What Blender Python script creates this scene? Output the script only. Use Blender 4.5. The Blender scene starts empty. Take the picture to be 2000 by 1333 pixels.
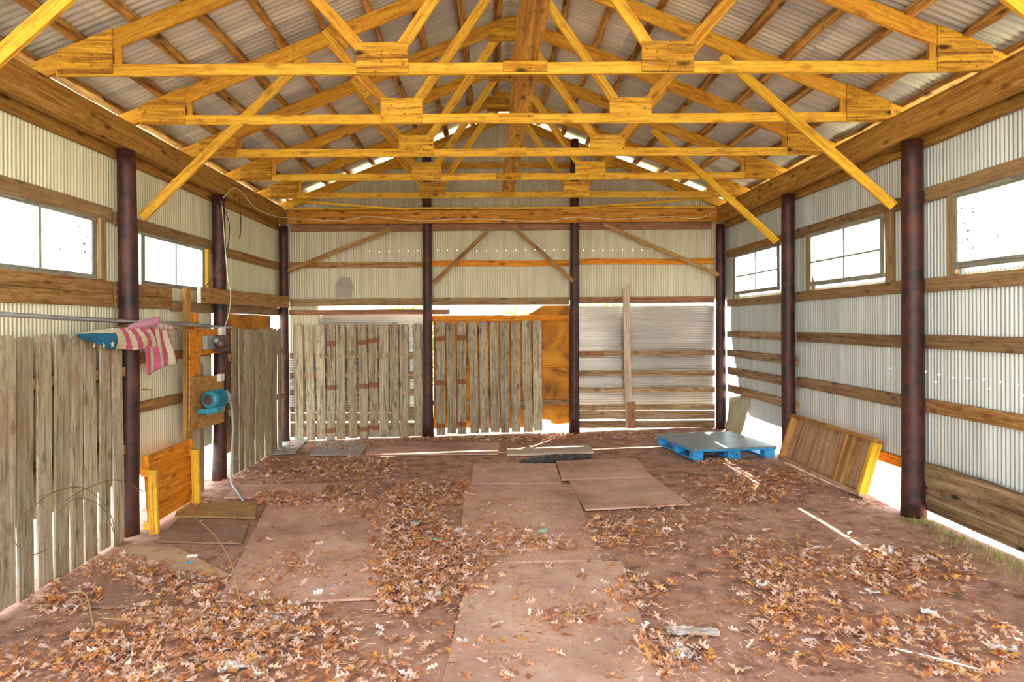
import bpy, math, random
from mathutils import Vector, Matrix, noise
R = random.Random(7)
SC = bpy.context.scene
COL = SC.collection

# ---------------------------------------------------------------- camera, sky, sun, exposure
F, VX, VY, H = 1250.0, 960.0, 632.0, 1.85      # focal length (px), vanishing point (px), camera height (m)
cam = bpy.data.objects.new('camera', bpy.data.cameras.new('camera')); COL.objects.link(cam)
cam.data.sensor_width = 36.0; cam.data.lens = 36.0 * F / 2000.0
cam.data.shift_x = (1000 - VX) / 2000.0; cam.data.shift_y = (VY - 666.5) / 2000.0
cam.data.clip_start = 0.05; cam.data.clip_end = 300
cam.matrix_world = Matrix.Translation((0, 0, H)) @ Matrix.Rotation(math.radians(90), 4, 'X') @ Matrix.Rotation(-0.0045, 4, 'Z')
SC.camera = cam
SC.view_settings.view_transform = 'Standard'; SC.view_settings.look = 'None'
SC.view_settings.gamma = 1.0; SC.view_settings.use_curve_mapping = False
SC.view_settings.exposure = 2.22
SC.cycles.use_denoising = True
SC.cycles.max_bounces = 12; SC.cycles.diffuse_bounces = 8; SC.cycles.transparent_max_bounces = 16
SC.cycles.caustics_reflective = False; SC.cycles.caustics_refractive = False
SC.cycles.sample_clamp_indirect = 6.0

W = bpy.data.worlds.new('world'); SC.world = W; W.use_nodes = True
wn, wl = W.node_tree.nodes, W.node_tree.links
wb = wn['Background']
tc = wn.new('ShaderNodeTexCoord'); sx = wn.new('ShaderNodeSeparateXYZ'); rp = wn.new('ShaderNodeValToRGB')
wl.new(tc.outputs['Generated'], sx.inputs[0]); wl.new(sx.outputs['Z'], rp.inputs[0]); wl.new(rp.outputs[0], wb.inputs['Color'])
rp.color_ramp.elements[0].position = 0.0; rp.color_ramp.elements[0].color = (1.0, 0.97, 0.90, 1)
rp.color_ramp.elements[1].position = 0.6; rp.color_ramp.elements[1].color = (0.78, 0.88, 1.0, 1)
wb.inputs['Strength'].default_value = 1.5

sun = bpy.data.objects.new('sun', bpy.data.lights.new('sun', 'SUN')); COL.objects.link(sun)
sun.data.energy = 5.0; sun.data.angle = math.radians(0.6); sun.data.color = (1.0, 0.95, 0.86)
sun.rotation_euler = Vector((-0.44, -0.72, -1.0)).to_track_quat('-Z', 'Y').to_euler()

# ---------------------------------------------------------------- measures
FY = -0.1                     # open front of the barn
DB = 10.70                    # depth of the back row of posts
C0 = 0.23                     # middle of the roof
XL, XR = -3.60, 3.98          # siding of the left and right walls
YB = 10.86                    # siding of the back wall
PXL, PXR = -3.47, 3.83        # post centres
def ter(x, y=0): return 0.0278 * (x - 0.55)
def zt(o): return 5.42 - 0.403 * abs(o)         # top of the rafters, o = distance from the ridge
def fl(px, py):                                 # floor point seen at a pixel of the photograph
    x = (px - VX) / 200.0
    for _ in range(6):
        Y = (H - ter(x)) * F / (py - VY); x = (px - VX) * Y / F
    return x, Y
def at(px, py, Y): return Vector(((px - VX) * Y / F, Y, H + (VY - py) * Y / F))
def atX(px, py, X):
    Y = X * F / (px - VX); return Vector((X, Y, H + (VY - py) * Y / F))

# ---------------------------------------------------------------- node helpers
def mat(name):
    m = bpy.data.materials.new(name); m.use_nodes = True
    nt = m.node_tree; return m, nt, nt.nodes, nt.links, nt.nodes['Principled BSDF']
def ramp(nt, fac, stops):
    r = nt.nodes.new('ShaderNodeValToRGB'); e = r.color_ramp.elements
    while len(e) < len(stops): e.new(0.5)
    for i, (p, c) in enumerate(stops): e[i].position = p; e[i].color = (c[0], c[1], c[2], 1)
    nt.links.new(fac, r.inputs[0]); return r.outputs[0]
def math_(nt, op, a, b=None, c=None):
    n = nt.nodes.new('ShaderNodeMath'); n.operation = op
    for i, v in enumerate((a, b, c)):
        if v is None: continue
        if isinstance(v, (int, float)): n.inputs[i].default_value = v
        else: nt.links.new(v, n.inputs[i])
    return n.outputs[0]
def mix(nt, fac, a, b, mode='MIX'):
    n = nt.nodes.new('ShaderNodeMix'); n.data_type = 'RGBA'; n.blend_type = mode
    if isinstance(fac, (int, float)): n.inputs[0].default_value = fac
    else: nt.links.new(fac, n.inputs[0])
    for i, v in ((6, a), (7, b)):
        if isinstance(v, tuple): n.inputs[i].default_value = (v[0], v[1], v[2], 1)
        else: nt.links.new(v, n.inputs[i])
    return n.outputs[2]
def noise_(nt, vec, scale, detail=4, rough=0.6, dist=0.0):
    n = nt.nodes.new('ShaderNodeTexNoise'); n.inputs['Scale'].default_value = scale
    n.inputs['Detail'].default_value = detail; n.inputs['Roughness'].default_value = rough; n.inputs['Distortion'].default_value = dist
    if vec is not None: nt.links.new(vec, n.inputs['Vector'])
    return n.outputs['Fac']
def mapping(nt, vec, scale=(1, 1, 1), loc=None):
    n = nt.nodes.new('ShaderNodeMapping'); n.inputs['Scale'].default_value = scale
    nt.links.new(vec, n.inputs['Vector'])
    if loc is not None: nt.links.new(loc, n.inputs['Location'])
    return n.outputs[0]
def bump(nt, h, strength, dist=0.01):
    b = nt.nodes.new('ShaderNodeBump'); b.inputs['Strength'].default_value = strength; b.inputs['Distance'].default_value = dist
    nt.links.new(h, b.inputs['Height']); nt.links.new(b.outputs[0], nt.nodes['Principled BSDF'].inputs['Normal'])
def objcoord(nt):
    t = nt.nodes.new('ShaderNodeTexCoord'); return t.outputs['Object']
def rnd(nt):
    return nt.nodes.new('ShaderNodeObjectInfo').outputs['Random']

def wood(name, light, mid, dark, knots=0.5, var=0.35, rough=0.72, bands=None, grain=1.0, stain=None, stain_amt=0.0, nails=0.0):
    """Grain runs along local X of the board."""
    m, nt, N, L, B = mat(name)
    oc = objcoord(nt); rd = rnd(nt)
    off = math_(nt, 'MULTIPLY', rd, 37.0)
    cb = N.new('ShaderNodeCombineXYZ'); L.new(off, cb.inputs[0]); L.new(off, cb.inputs[1]); L.new(off, cb.inputs[2])
    v1 = mapping(nt, oc, (1.3 * grain, 26 * grain, 26 * grain), cb.outputs[0])
    g = noise_(nt, v1, 1.0, 6, 0.7, 1.1)
    col = ramp(nt, g, [(0.34, dark), (0.46, mid), (0.60, light)])
    fib = noise_(nt, mapping(nt, oc, (5 * grain, 110 * grain, 110 * grain), cb.outputs[0]), 1.0, 3, 0.7, 0.4)
    col = mix(nt, math_(nt, 'MULTIPLY', ramp(nt, fib, [(0.36, (1, 1, 1)), (0.50, (0, 0, 0))]), 0.55), col, dark)
    v2 = mapping(nt, oc, (1.6, 5, 5), cb.outputs[0])
    b = noise_(nt, v2, 1.0, 4, 0.6, 0.3)
    col = mix(nt, math_(nt, 'MULTIPLY', ramp(nt, b, [(0.45, (0, 0, 0)), (0.7, (1, 1, 1))]), 0.55), col, mid)
    mo = noise_(nt, mapping(nt, oc, (7, 16, 16), cb.outputs[0]), 1.0, 5, 0.7, 0.6)
    col = mix(nt, math_(nt, 'MULTIPLY', ramp(nt, mo, [(0.36, (1, 1, 1)), (0.48, (0, 0, 0))]), 0.45), col, dark)
    kn = N.new('ShaderNodeTexVoronoi'); kn.inputs['Scale'].default_value = 1.0
    L.new(mapping(nt, oc, (3.2, 8, 8), cb.outputs[0]), kn.inputs['Vector'])
    km = ramp(nt, kn.outputs['Distance'], [(0.09, (1, 1, 1)), (0.24, (0, 0, 0))])
    col = mix(nt, math_(nt, 'MULTIPLY', km, knots), col, (dark[0] * 0.45, dark[1] * 0.4, dark[2] * 0.4))
    if nails:
        nv = N.new('ShaderNodeTexVoronoi'); nv.inputs['Scale'].default_value = 15.0; L.new(mapping(nt, oc, (1, 1, 1), cb.outputs[0]), nv.inputs['Vector'])
        col = mix(nt, math_(nt, 'MULTIPLY', ramp(nt, nv.outputs['Distance'], [(0.10, (1, 1, 1)), (0.17, (0, 0, 0))]), nails), col, (0.05, 0.02, 0.01))
    if stain:
        s = noise_(nt, mapping(nt, oc, (0.9, 3, 3), cb.outputs[0]), 1.3, 5, 0.6, 0.5)
        col = mix(nt, math_(nt, 'MULTIPLY', ramp(nt, s, [(0.5, (0, 0, 0)), (0.68, (1, 1, 1))]), stain_amt), col, stain)
    if bands:                                     # darker unweathered bands across a board
        s = N.new('ShaderNodeSeparateXYZ'); L.new(oc, s.inputs[0]); tot = None
        wob = noise_(nt, mapping(nt, oc, (1, 9, 9), cb.outputs[0]), 1.0, 2)
        xx = math_(nt, 'ADD', s.outputs['X'], math_(nt, 'MULTIPLY', math_(nt, 'SUBTRACT', wob, 0.5), 0.05))
        for p in bands[0]:
            k = math_(nt, 'LESS_THAN', math_(nt, 'ABSOLUTE', math_(nt, 'SUBTRACT', xx, p)), 0.042)
            tot = k if tot is None else math_(nt, 'MAXIMUM', tot, k)
        col = mix(nt, math_(nt, 'MULTIPLY', tot, 0.85), col, bands[1])
    h = N.new('ShaderNodeHueSaturation'); L.new(col, h.inputs['Color'])
    L.new(math_(nt, 'ADD', math_(nt, 'MULTIPLY', rd, var), 1.0 - var / 2), h.inputs['Value'])
    L.new(h.outputs[0], B.inputs['Base Color'])
    B.inputs['Roughness'].default_value = rough; B.inputs['Specular IOR Level'].default_value = 0.25
    bump(nt, g, 0.5, 0.004)
    return m

M = {}
M['truss'] = wood('truss_wood', (0.90, 0.56, 0.06), (0.80, 0.44, 0.04), (0.44, 0.17, 0.02), knots=0.55, var=0.22)
M['rafter'] = wood('rafter_wood', (0.78, 0.42, 0.045), (0.64, 0.30, 0.03), (0.34, 0.12, 0.015), knots=0.6, var=0.3)
M['plate'] = wood('plywood_plate', (0.90, 0.54, 0.06), (0.74, 0.38, 0.035), (0.24, 0.09, 0.015), knots=0.8, var=0.35, grain=0.7, nails=0.85)
M['heel'] = wood('heel_plywood', (0.76, 0.42, 0.04), (0.50, 0.23, 0.02), (0.13, 0.05, 0.01), knots=1.0, var=0.2, grain=0.8, nails=0.6)
M['header'] = wood('header_wood', (0.54, 0.31, 0.07), (0.40, 0.20, 0.04), (0.20, 0.08, 0.015), knots=0.8, var=0.2)
M['backheader'] = wood('back_header_wood', (0.74, 0.36, 0.05), (0.56, 0.23, 0.03), (0.22, 0.07, 0.01), knots=0.9, var=0.2)
M['purlin'] = wood('purlin_wood', (0.78, 0.46, 0.12), (0.48, 0.24, 0.06), (0.11, 0.04, 0.015), knots=0.9, var=0.4, grain=0.45, stain=(0.10, 0.035, 0.015), stain_amt=0.6)
M['plank'] = wood('plank_wood', (0.78, 0.45, 0.08), (0.50, 0.24, 0.04), (0.15, 0.06, 0.02), knots=0.9, var=0.1, grain=0.5)
M['girt'] = wood('girt_wood', (0.40, 0.28, 0.15), (0.30, 0.19, 0.09), (0.16, 0.09, 0.04), knots=0.6, var=0.35)
M['girtwarm'] = wood('girt_warm_wood', (0.50, 0.31, 0.12), (0.37, 0.20, 0.07), (0.20, 0.08, 0.02), knots=0.6, var=0.25)
M['girtred'] = wood('girt_red_wood', (0.46, 0.24, 0.13), (0.34, 0.16, 0.08), (0.17, 0.07, 0.03), knots=0.6, var=0.3)
M['slat'] = wood('slat_wood', (0.52, 0.38, 0.24), (0.36, 0.22, 0.11), (0.14, 0.07, 0.03), knots=0.5, var=0.35)
M['picket'] = wood('picket_wood', (0.56, 0.50, 0.36), (0.40, 0.34, 0.23), (0.16, 0.11, 0.06), knots=0.55, var=0.4, stain=(0.24, 0.12, 0.045), stain_amt=0.55)
M['picketb'] = wood('banded_picket_wood', (0.56, 0.50, 0.36), (0.40, 0.33, 0.23), (0.15, 0.10, 0.055), knots=0.5, var=0.25,
                    bands=((0.16, 0.88, 1.62), (0.26, 0.08, 0.02)), stain=(0.24, 0.12, 0.045), stain_amt=0.5)
M['orange'] = wood('orange_wood', (0.86, 0.36, 0.03), (0.70, 0.24, 0.015), (0.34, 0.10, 0.01), knots=0.7, var=0.2)
M['yellow'] = wood('yellow_lumber', (0.90, 0.56, 0.04), (0.78, 0.44, 0.03), (0.5, 0.24, 0.02), knots=0.4, var=0.1)
M['plyboard'] = wood('plywood_board', (0.60, 0.35, 0.12), (0.48, 0.25, 0.07), (0.26, 0.11, 0.03), knots=0.4, var=0.2, grain=0.5)
M['oldply'] = wood('weathered_plywood', (0.62, 0.42, 0.26), (0.48, 0.29, 0.16), (0.24, 0.12, 0.06), knots=0.3, var=0.1, grain=0.5)
M['rotten'] = wood('rotten_plank_wood', (0.46, 0.34, 0.20), (0.27, 0.18, 0.09), (0.04, 0.025, 0.015), knots=0.9, var=0.15, grain=0.35)
M['trim'] = wood('window_trim_wood', (0.50, 0.36, 0.19), (0.38, 0.24, 0.11), (0.2, 0.11, 0.05), knots=0.4, var=0.25)
M['greyframe'] = wood('grey_window_frame', (0.42, 0.42, 0.34), (0.30, 0.30, 0.24), (0.14, 0.14, 0.12), knots=0.2, var=0.15)
M['whitewood'] = wood('pale_board', (0.72, 0.60, 0.48), (0.60, 0.46, 0.34), (0.4, 0.26, 0.18), knots=0.3, var=0.1)

def metal(name, a, b, rust=0.12, rustcol=(0.35, 0.2, 0.1), metallic=0.35, rough=0.42, holes=None, axis='Y', streak=(8, 8, 0.8), sheets=None):
    m, nt, N, L, B = mat(name); oc = objcoord(nt)
    n1 = noise_(nt, mapping(nt, oc, streak), 1.0, 5, 0.6)
    n2 = noise_(nt, oc, 0.9, 4, 0.6, 0.4)
    col = ramp(nt, n1, [(0.3, a), (0.7, b)])
    col = mix(nt, math_(nt, 'MULTIPLY', ramp(nt, n2, [(0.5, (0, 0, 0)), (0.75, (1, 1, 1))]), rust * 3), col, rustcol)
    sp = noise_(nt, oc, 34, 3, 0.7)
    col = mix(nt, math_(nt, 'MULTIPLY', ramp(nt, sp, [(0.64, (0, 0, 0)), (0.72, (1, 1, 1))]), 0.30), col, (0.12, 0.09, 0.06))
    s = N.new('ShaderNodeSeparateXYZ'); L.new(oc, s.inputs[0])
    if sheets:                                    # separate sheets differ a little in tone
        wnz = N.new('ShaderNodeTexWhiteNoise'); wnz.noise_dimensions = '2D'
        cb = N.new('ShaderNodeCombineXYZ')
        L.new(math_(nt, 'FLOOR', math_(nt, 'DIVIDE', s.outputs[axis], sheets[0])), cb.inputs[0])
        L.new(math_(nt, 'FLOOR', math_(nt, 'DIVIDE', s.outputs[sheets[2]], sheets[1])), cb.inputs[1])
        L.new(cb.outputs[0], wnz.inputs['Vector'])
        h = N.new('ShaderNodeHueSaturation'); L.new(col, h.inputs['Color'])
        L.new(math_(nt, 'ADD', math_(nt, 'MULTIPLY', wnz.outputs['Value'], 0.4), 0.8), h.inputs['Value'])
        L.new(math_(nt, 'ADD', math_(nt, 'MULTIPLY', wnz.outputs['Value'], 0.8), 0.5), h.inputs['Saturation'])
        col = h.outputs[0]
    L.new(col, B.inputs['Base Color'])
    B.inputs['Metallic'].default_value = metallic; B.inputs['Roughness'].default_value = rough
    if holes:                                     # rows of real nail holes: (z, spacing, from, to)
        tot = None
        for z0, sp_, u0, u1 in holes:
            u = s.outputs[axis]
            wob = math_(nt, 'MULTIPLY', math_(nt, 'SUBTRACT', noise_(nt, oc, 3.0, 0), 0.5), 0.06)
            fu = math_(nt, 'MULTIPLY', math_(nt, 'SUBTRACT', math_(nt, 'FRACT', math_(nt, 'DIVIDE', u, sp_)), 0.5), sp_)
            dz = math_(nt, 'ADD', math_(nt, 'SUBTRACT', s.outputs['Z'], z0), wob)
            d = math_(nt, 'SQRT', math_(nt, 'ADD', math_(nt, 'MULTIPLY', fu, fu), math_(nt, 'MULTIPLY', dz, dz)))
            k = math_(nt, 'LESS_THAN', d, 0.0065)
            k = math_(nt, 'MULTIPLY', k, math_(nt, 'MULTIPLY', math_(nt, 'GREATER_THAN', u, u0), math_(nt, 'LESS_THAN', u, u1)))
            tot = k if tot is None else math_(nt, 'MAXIMUM', tot, k)
        tr = N.new('ShaderNodeBsdfTransparent'); ms = N.new('ShaderNodeMixShader')
        L.new(tot, ms.inputs[0]); L.new(B.outputs[0], ms.inputs[1]); L.new(tr.outputs[0], ms.inputs[2])
        L.new(ms.outputs[0], N['Material Output'].inputs['Surface'])
    return m
M['sidL'] = metal('galvanised_siding_left', (0.58, 0.56, 0.38), (0.80, 0.76, 0.56), 0.06)
M['sidR'] = metal('galvanised_siding_right', (0.48, 0.54, 0.53), (0.64, 0.70, 0.67), 0.05,
                  holes=[(1.375, 0.17, 3.0, 8.0), (1.30, 0.31, 3.0, 6.0)])
M['sidB'] = metal('galvanised_siding_back', (0.56, 0.52, 0.37), (0.74, 0.69, 0.52), 0.05, axis='X', streak=(8, 8, 0.8),
                  holes=[(3.09, 0.165, -2.1, 3.0)])
M['roofm'] = metal('galvanised_roofing', (0.54, 0.56, 0.52), (0.82, 0.80, 0.70), 0.06, (0.50, 0.42, 0.24), metallic=0.45, streak=(0.8, 8, 0.8), sheets=(0.66, 1.5, 'X'))
M['hsheet'] = metal('galvanised_sheet', (0.60, 0.58, 0.54), (0.80, 0.78, 0.72), 0.06, metallic=0.7, rough=0.27, streak=(0.8, 8, 8))
M['flap'] = metal('bent_siding', (0.50, 0.48, 0.30), (0.66, 0.62, 0.44), 0.1)

def plain(name, c, rough=0.6, metallic=0.0, var=0.0, scale=8, c2=None, bumpy=0.0):
    m, nt, N, L, B = mat(name)
    if c2:
        n = noise_(nt, objcoord(nt), scale, 5, 0.65)
        L.new(ramp(nt, n, [(0.35, c), (0.65, c2)]), B.inputs['Base Color'])
        if bumpy: bump(nt, n, bumpy, 0.01)
    else: B.inputs['Base Color'].default_value = (*c, 1)
    B.inputs['Roughness'].default_value = rough; B.inputs['Metallic'].default_value = metallic
    return m
M['post'] = plain('creosote_pole', (0.012, 0.006, 0.008), 0.55, c2=(0.10, 0.026, 0.017), scale=6, bumpy=0.4)
M['pipe'] = plain('steel_pipe', (0.55, 0.62, 0.68), 0.3, 0.8, c2=(0.40, 0.45, 0.48), scale=12)
M['white'] = plain('white_plastic', (0.78, 0.76, 0.70), 0.5)
M['paper'] = plain('dirty_paper', (0.70, 0.66, 0.60), 0.8, c2=(0.48, 0.38, 0.32), scale=14)
M['grey'] = plain('grey_metal_box', (0.42, 0.46, 0.46), 0.4, 0.4, c2=(0.30, 0.33, 0.33))
M['darkmetal'] = plain('dark_metal', (0.10, 0.06, 0.05), 0.45, 0.3, c2=(0.16, 0.10, 0.08))
M['motor'] = plain('blue_motor_paint', (0.02, 0.22, 0.32), 0.45, c2=(0.03, 0.32, 0.44), scale=10)
M['palletblue'] = plain('blue_pallet_paint', (0.02, 0.28, 0.62), 0.55, c2=(0.05, 0.38, 0.74), scale=9)
M['pallettop'] = plain('worn_blue_pallet_deck', (0.10, 0.26, 0.40), 0.38, c2=(0.30, 0.30, 0.25), scale=4)
M['wirewhite'] = plain('pale_cable', (0.75, 0.70, 0.55), 0.6)
M['wiredark'] = plain('dark_cable', (0.05, 0.04, 0.03), 0.6)
M['hose'] = plain('grey_conduit', (0.36, 0.44, 0.46), 0.5)
M['stalk'] = plain('dry_stalk', (0.50, 0.34, 0.15), 0.8)
M['bramble'] = plain('dry_bramble', (0.22, 0.13, 0.07), 0.8)
M['hook'] = plain('yellow_steel_hook', (0.62, 0.36, 0.02), 0.5)
M['plasticblack'] = plain('black_plastic', (0.018, 0.022, 0.025), 0.35, c2=(0.06, 0.07, 0.08), scale=10)
M['clear'] = plain('dusty_clear_plastic', (0.50, 0.42, 0.38), 0.35)
M['cyan'] = plain('blue_litter', (0.05, 0.42, 0.62), 0.5)
M['mint'] = plain('mint_litter', (0.30, 0.62, 0.48), 0.5)
M['concrete'] = plain('grey_board', (0.34, 0.32, 0.28), 0.7, c2=(0.44, 0.40, 0.34), scale=5)
M['moss'] = plain('green_grass', (0.22, 0.26, 0.05), 0.8, c2=(0.35, 0.36, 0.10))

def dirt(name, a, b, c, fine=1.0):
    m, nt, N, L, B = mat(name); oc = objcoord(nt)
    n1 = noise_(nt, oc, 0.55, 5, 0.6, 0.3); n2 = noise_(nt, oc, 5.5, 6, 0.7); n3 = noise_(nt, oc, 45, 3, 0.7)
    col = ramp(nt, n1, [(0.35, a), (0.52, b), (0.68, c)])
    col = mix(nt, 0.65, col, ramp(nt, n2, [(0.36, (0.12, 0.06, 0.04)), (0.48, b), (0.62, c)]))
    col = mix(nt, math_(nt, 'MULTIPLY', ramp(nt, n3, [(0.60, (0, 0, 0)), (0.68, (1, 1, 1))]), 0.5 * fine), col, (0.60, 0.44, 0.34))
    col = mix(nt, math_(nt, 'MULTIPLY', ramp(nt, n3, [(0.32, (1, 1, 1)), (0.4, (0, 0, 0))]), 0.55 * fine), col, (0.09, 0.045, 0.03))
    L.new(col, B.inputs['Base Color']); B.inputs['Roughness'].default_value = 0.9; B.inputs['Specular IOR Level'].default_value = 0.15
    bump(nt, n3, 0.6, 0.006); return m
M['dirt'] = dirt('red_dirt', (0.30, 0.16, 0.11), (0.46, 0.255, 0.18), (0.60, 0.38, 0.28))
M['outdirt'] = dirt('outdoor_ground', (0.60, 0.52, 0.36), (0.68, 0.60, 0.44), (0.56, 0.56, 0.34))
def sheetmat(name, a, b, c):
    m, nt, N, L, B = mat(name); oc = objcoord(nt); rd = rnd(nt)
    cb = N.new('ShaderNodeCombineXYZ'); o = math_(nt, 'MULTIPLY', rd, 30); L.new(o, cb.inputs[0]); L.new(o, cb.inputs[1])
    v = mapping(nt, oc, (1, 1, 1), cb.outputs[0])
    n1 = noise_(nt, v, 2.2, 6, 0.65, 0.5); n2 = noise_(nt, v, 30, 4, 0.7); n0 = noise_(nt, v, 1.1, 3, 0.5)
    col = ramp(nt, n1, [(0.3, a), (0.48, b), (0.68, c)])
    col = mix(nt, math_(nt, 'MULTIPLY', ramp(nt, n0, [(0.50, (0, 0, 0)), (0.66, (1, 1, 1))]), 0.6), col, (0.25, 0.14, 0.10))
    col = mix(nt, math_(nt, 'MULTIPLY', ramp(nt, n2, [(0.34, (1, 1, 1)), (0.42, (0, 0, 0))]), 0.45), col, (0.20, 0.10, 0.06))
    L.new(col, B.inputs['Base Color']); B.inputs['Roughness'].default_value = 0.85; B.inputs['Specular IOR Level'].default_value = 0.2
    bump(nt, n2, 0.3, 0.003); return m
M['osb'] = sheetmat('dusty_osb', (0.48, 0.27, 0.19), (0.64, 0.39, 0.29), (0.74, 0.52, 0.41))
M['osbtan'] = sheetmat('tan_board', (0.52, 0.33, 0.20), (0.66, 0.46, 0.29), (0.72, 0.54, 0.38))
M['osbdark'] = sheetmat('dark_board', (0.22, 0.12, 0.08), (0.34, 0.20, 0.14), (0.42, 0.27, 0.20))
M['osbgold'] = sheetmat('golden_brown_board', (0.30, 0.16, 0.05), (0.46, 0.28, 0.09), (0.56, 0.36, 0.15))

def panes(name, holes=True):
    m, nt, N, L, B = mat(name); oc = objcoord(nt)
    n = noise_(nt, oc, 14, 7, 0.75, 1.2); big = noise_(nt, oc, 2.4, 2, 0.5)
    d = math_(nt, 'MULTIPLY', ramp(nt, n, [(0.40, (1, 1, 1)), (0.44, (0, 0, 0))]), ramp(nt, big, [(0.42, (0, 0, 0)), (0.58, (1, 1, 1))]))
    col = mix(nt, math_(nt, 'MULTIPLY', d, 0.9), (0.90, 0.92, 0.93), (0.015, 0.018, 0.015))
    t = N.new('ShaderNodeBsdfTranslucent'); L.new(col, t.inputs[0])
    B.inputs['Base Color'].default_value = (0.7, 0.75, 0.78, 1); B.inputs['Roughness'].default_value = 0.3
    ms = N.new('ShaderNodeMixShader'); ms.inputs[0].default_value = 0.15
    L.new(t.outputs[0], ms.inputs[1]); L.new(B.outputs[0], ms.inputs[2]); L.new(ms.outputs[0], N['Material Output'].inputs['Surface'])
    return m
M['pane'] = panes('dusty_translucent_pane')

def rusted():
    m, nt, N, L, B = mat('rust_orange_panel'); oc = objcoord(nt)
    n = noise_(nt, oc, 2.3, 6, 0.6, 0.6); n2 = noise_(nt, oc, 9, 5, 0.7)
    col = ramp(nt, n, [(0.32, (0.14, 0.06, 0.02)), (0.42, (0.40, 0.16, 0.02)), (0.52, (0.62, 0.27, 0.02)), (0.68, (0.72, 0.36, 0.03))])
    col = mix(nt, math_(nt, 'MULTIPLY', ramp(nt, n2, [(0.3, (1, 1, 1)), (0.5, (0, 0, 0))]), 0.4), col, (0.35, 0.12, 0.02))
    L.new(col, B.inputs['Base Color']); B.inputs['Roughness'].default_value = 0.8
    t = N.new('ShaderNodeBsdfTranslucent'); L.new(col, t.inputs[0])
    ms = N.new('ShaderNodeMixShader'); ms.inputs[0].default_value = 0.10
    L.new(B.outputs[0], ms.inputs[1]); L.new(t.outputs[0], ms.inputs[2]); L.new(ms.outputs[0], N['Material Output'].inputs['Surface'])
    return m
M['rust'] = rusted()

def leafmat(name, stops):
    m, nt, N, L, B = mat(name)
    g = N.new('ShaderNodeNewGeometry'); r = math_(nt, 'FRACT', math_(nt, 'ADD', g.outputs['Random Per Island'], rnd(nt)))
    col = ramp(nt, r, stops); L.new(col, B.inputs['Base Color']); B.inputs['Roughness'].default_value = 0.7
    B.inputs['Specular IOR Level'].default_value = 0.3
    t = N.new('ShaderNodeBsdfTranslucent'); L.new(col, t.inputs[0]); ms = N.new('ShaderNodeMixShader'); ms.inputs[0].default_value = 0.2
    L.new(B.outputs[0], ms.inputs[1]); L.new(t.outputs[0], ms.inputs[2]); L.new(ms.outputs[0], N['Material Output'].inputs['Surface'])
    return m
M['leaf'] = leafmat('oak_leaf', [(0.0, (0.36, 0.14, 0.06)), (0.2, (0.62, 0.28, 0.13)), (0.42, (0.74, 0.46, 0.32)), (0.66, (0.80, 0.64, 0.56)),
                                 (0.8, (0.74, 0.40, 0.10)), (0.92, (0.64, 0.24, 0.07)), (1.0, (0.44, 0.28, 0.20))])
M['green'] = leafmat('green_leaf', [(0.0, (0.10, 0.18, 0.03)), (0.5, (0.25, 0.36, 0.07)), (1.0, (0.45, 0.50, 0.12))])
M['flagred'] = plain('faded_flag_red', (0.50, 0.09, 0.17), 0.8, c2=(0.62, 0.14, 0.24), scale=10)
M['flagpink'] = plain('faded_flag_pink', (0.72, 0.34, 0.48), 0.8)
M['flagcream'] = plain('faded_flag_cream', (0.74, 0.68, 0.50), 0.8, c2=(0.60, 0.54, 0.38), scale=9)
M['flagblue'] = plain('faded_flag_blue', (0.01, 0.13, 0.26), 0.8, c2=(0.02, 0.18, 0.33), scale=10)

# ---------------------------------------------------------------- object helpers
def tag(o, label=None, cat=None, group=None, kind=None):
    if label: o['label'] = label
    if cat: o['category'] = cat
    if group: o['group'] = group
    if kind: o['kind'] = kind
    return o
def link(name, verts, faces, m, parent=None, matrix=None, smooth=False, mats=None, idx=None):
    me = bpy.data.meshes.new(name); me.from_pydata([tuple(v) for v in verts], [], faces)
    for mm in (mats or [m]): me.materials.append(mm)
    if idx: me.polygons.foreach_set('material_index', idx)
    if smooth: me.polygons.foreach_set('use_smooth', [True] * len(me.polygons))
    me.update()
    o = bpy.data.objects.new(name, me); COL.objects.link(o)
    mw = matrix or Matrix.Identity(4)
    if parent is not None:
        o.parent = parent
        o.matrix_parent_inverse = Matrix.Identity(4)
        o.matrix_basis = WM[parent.name].inverted() @ mw
    else: o.matrix_basis = mw
    WM[o.name] = mw
    return o
WM = {}
def thing(name, loc, label, cat, group=None, rz=0.0):
    o = bpy.data.objects.new(name, None); COL.objects.link(o); o.empty_display_size = 0.1
    mw = Matrix.Translation(loc) @ Matrix.Rotation(rz, 4, 'Z'); o.matrix_basis = mw; WM[o.name] = mw
    return tag(o, label, cat, group)

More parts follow.
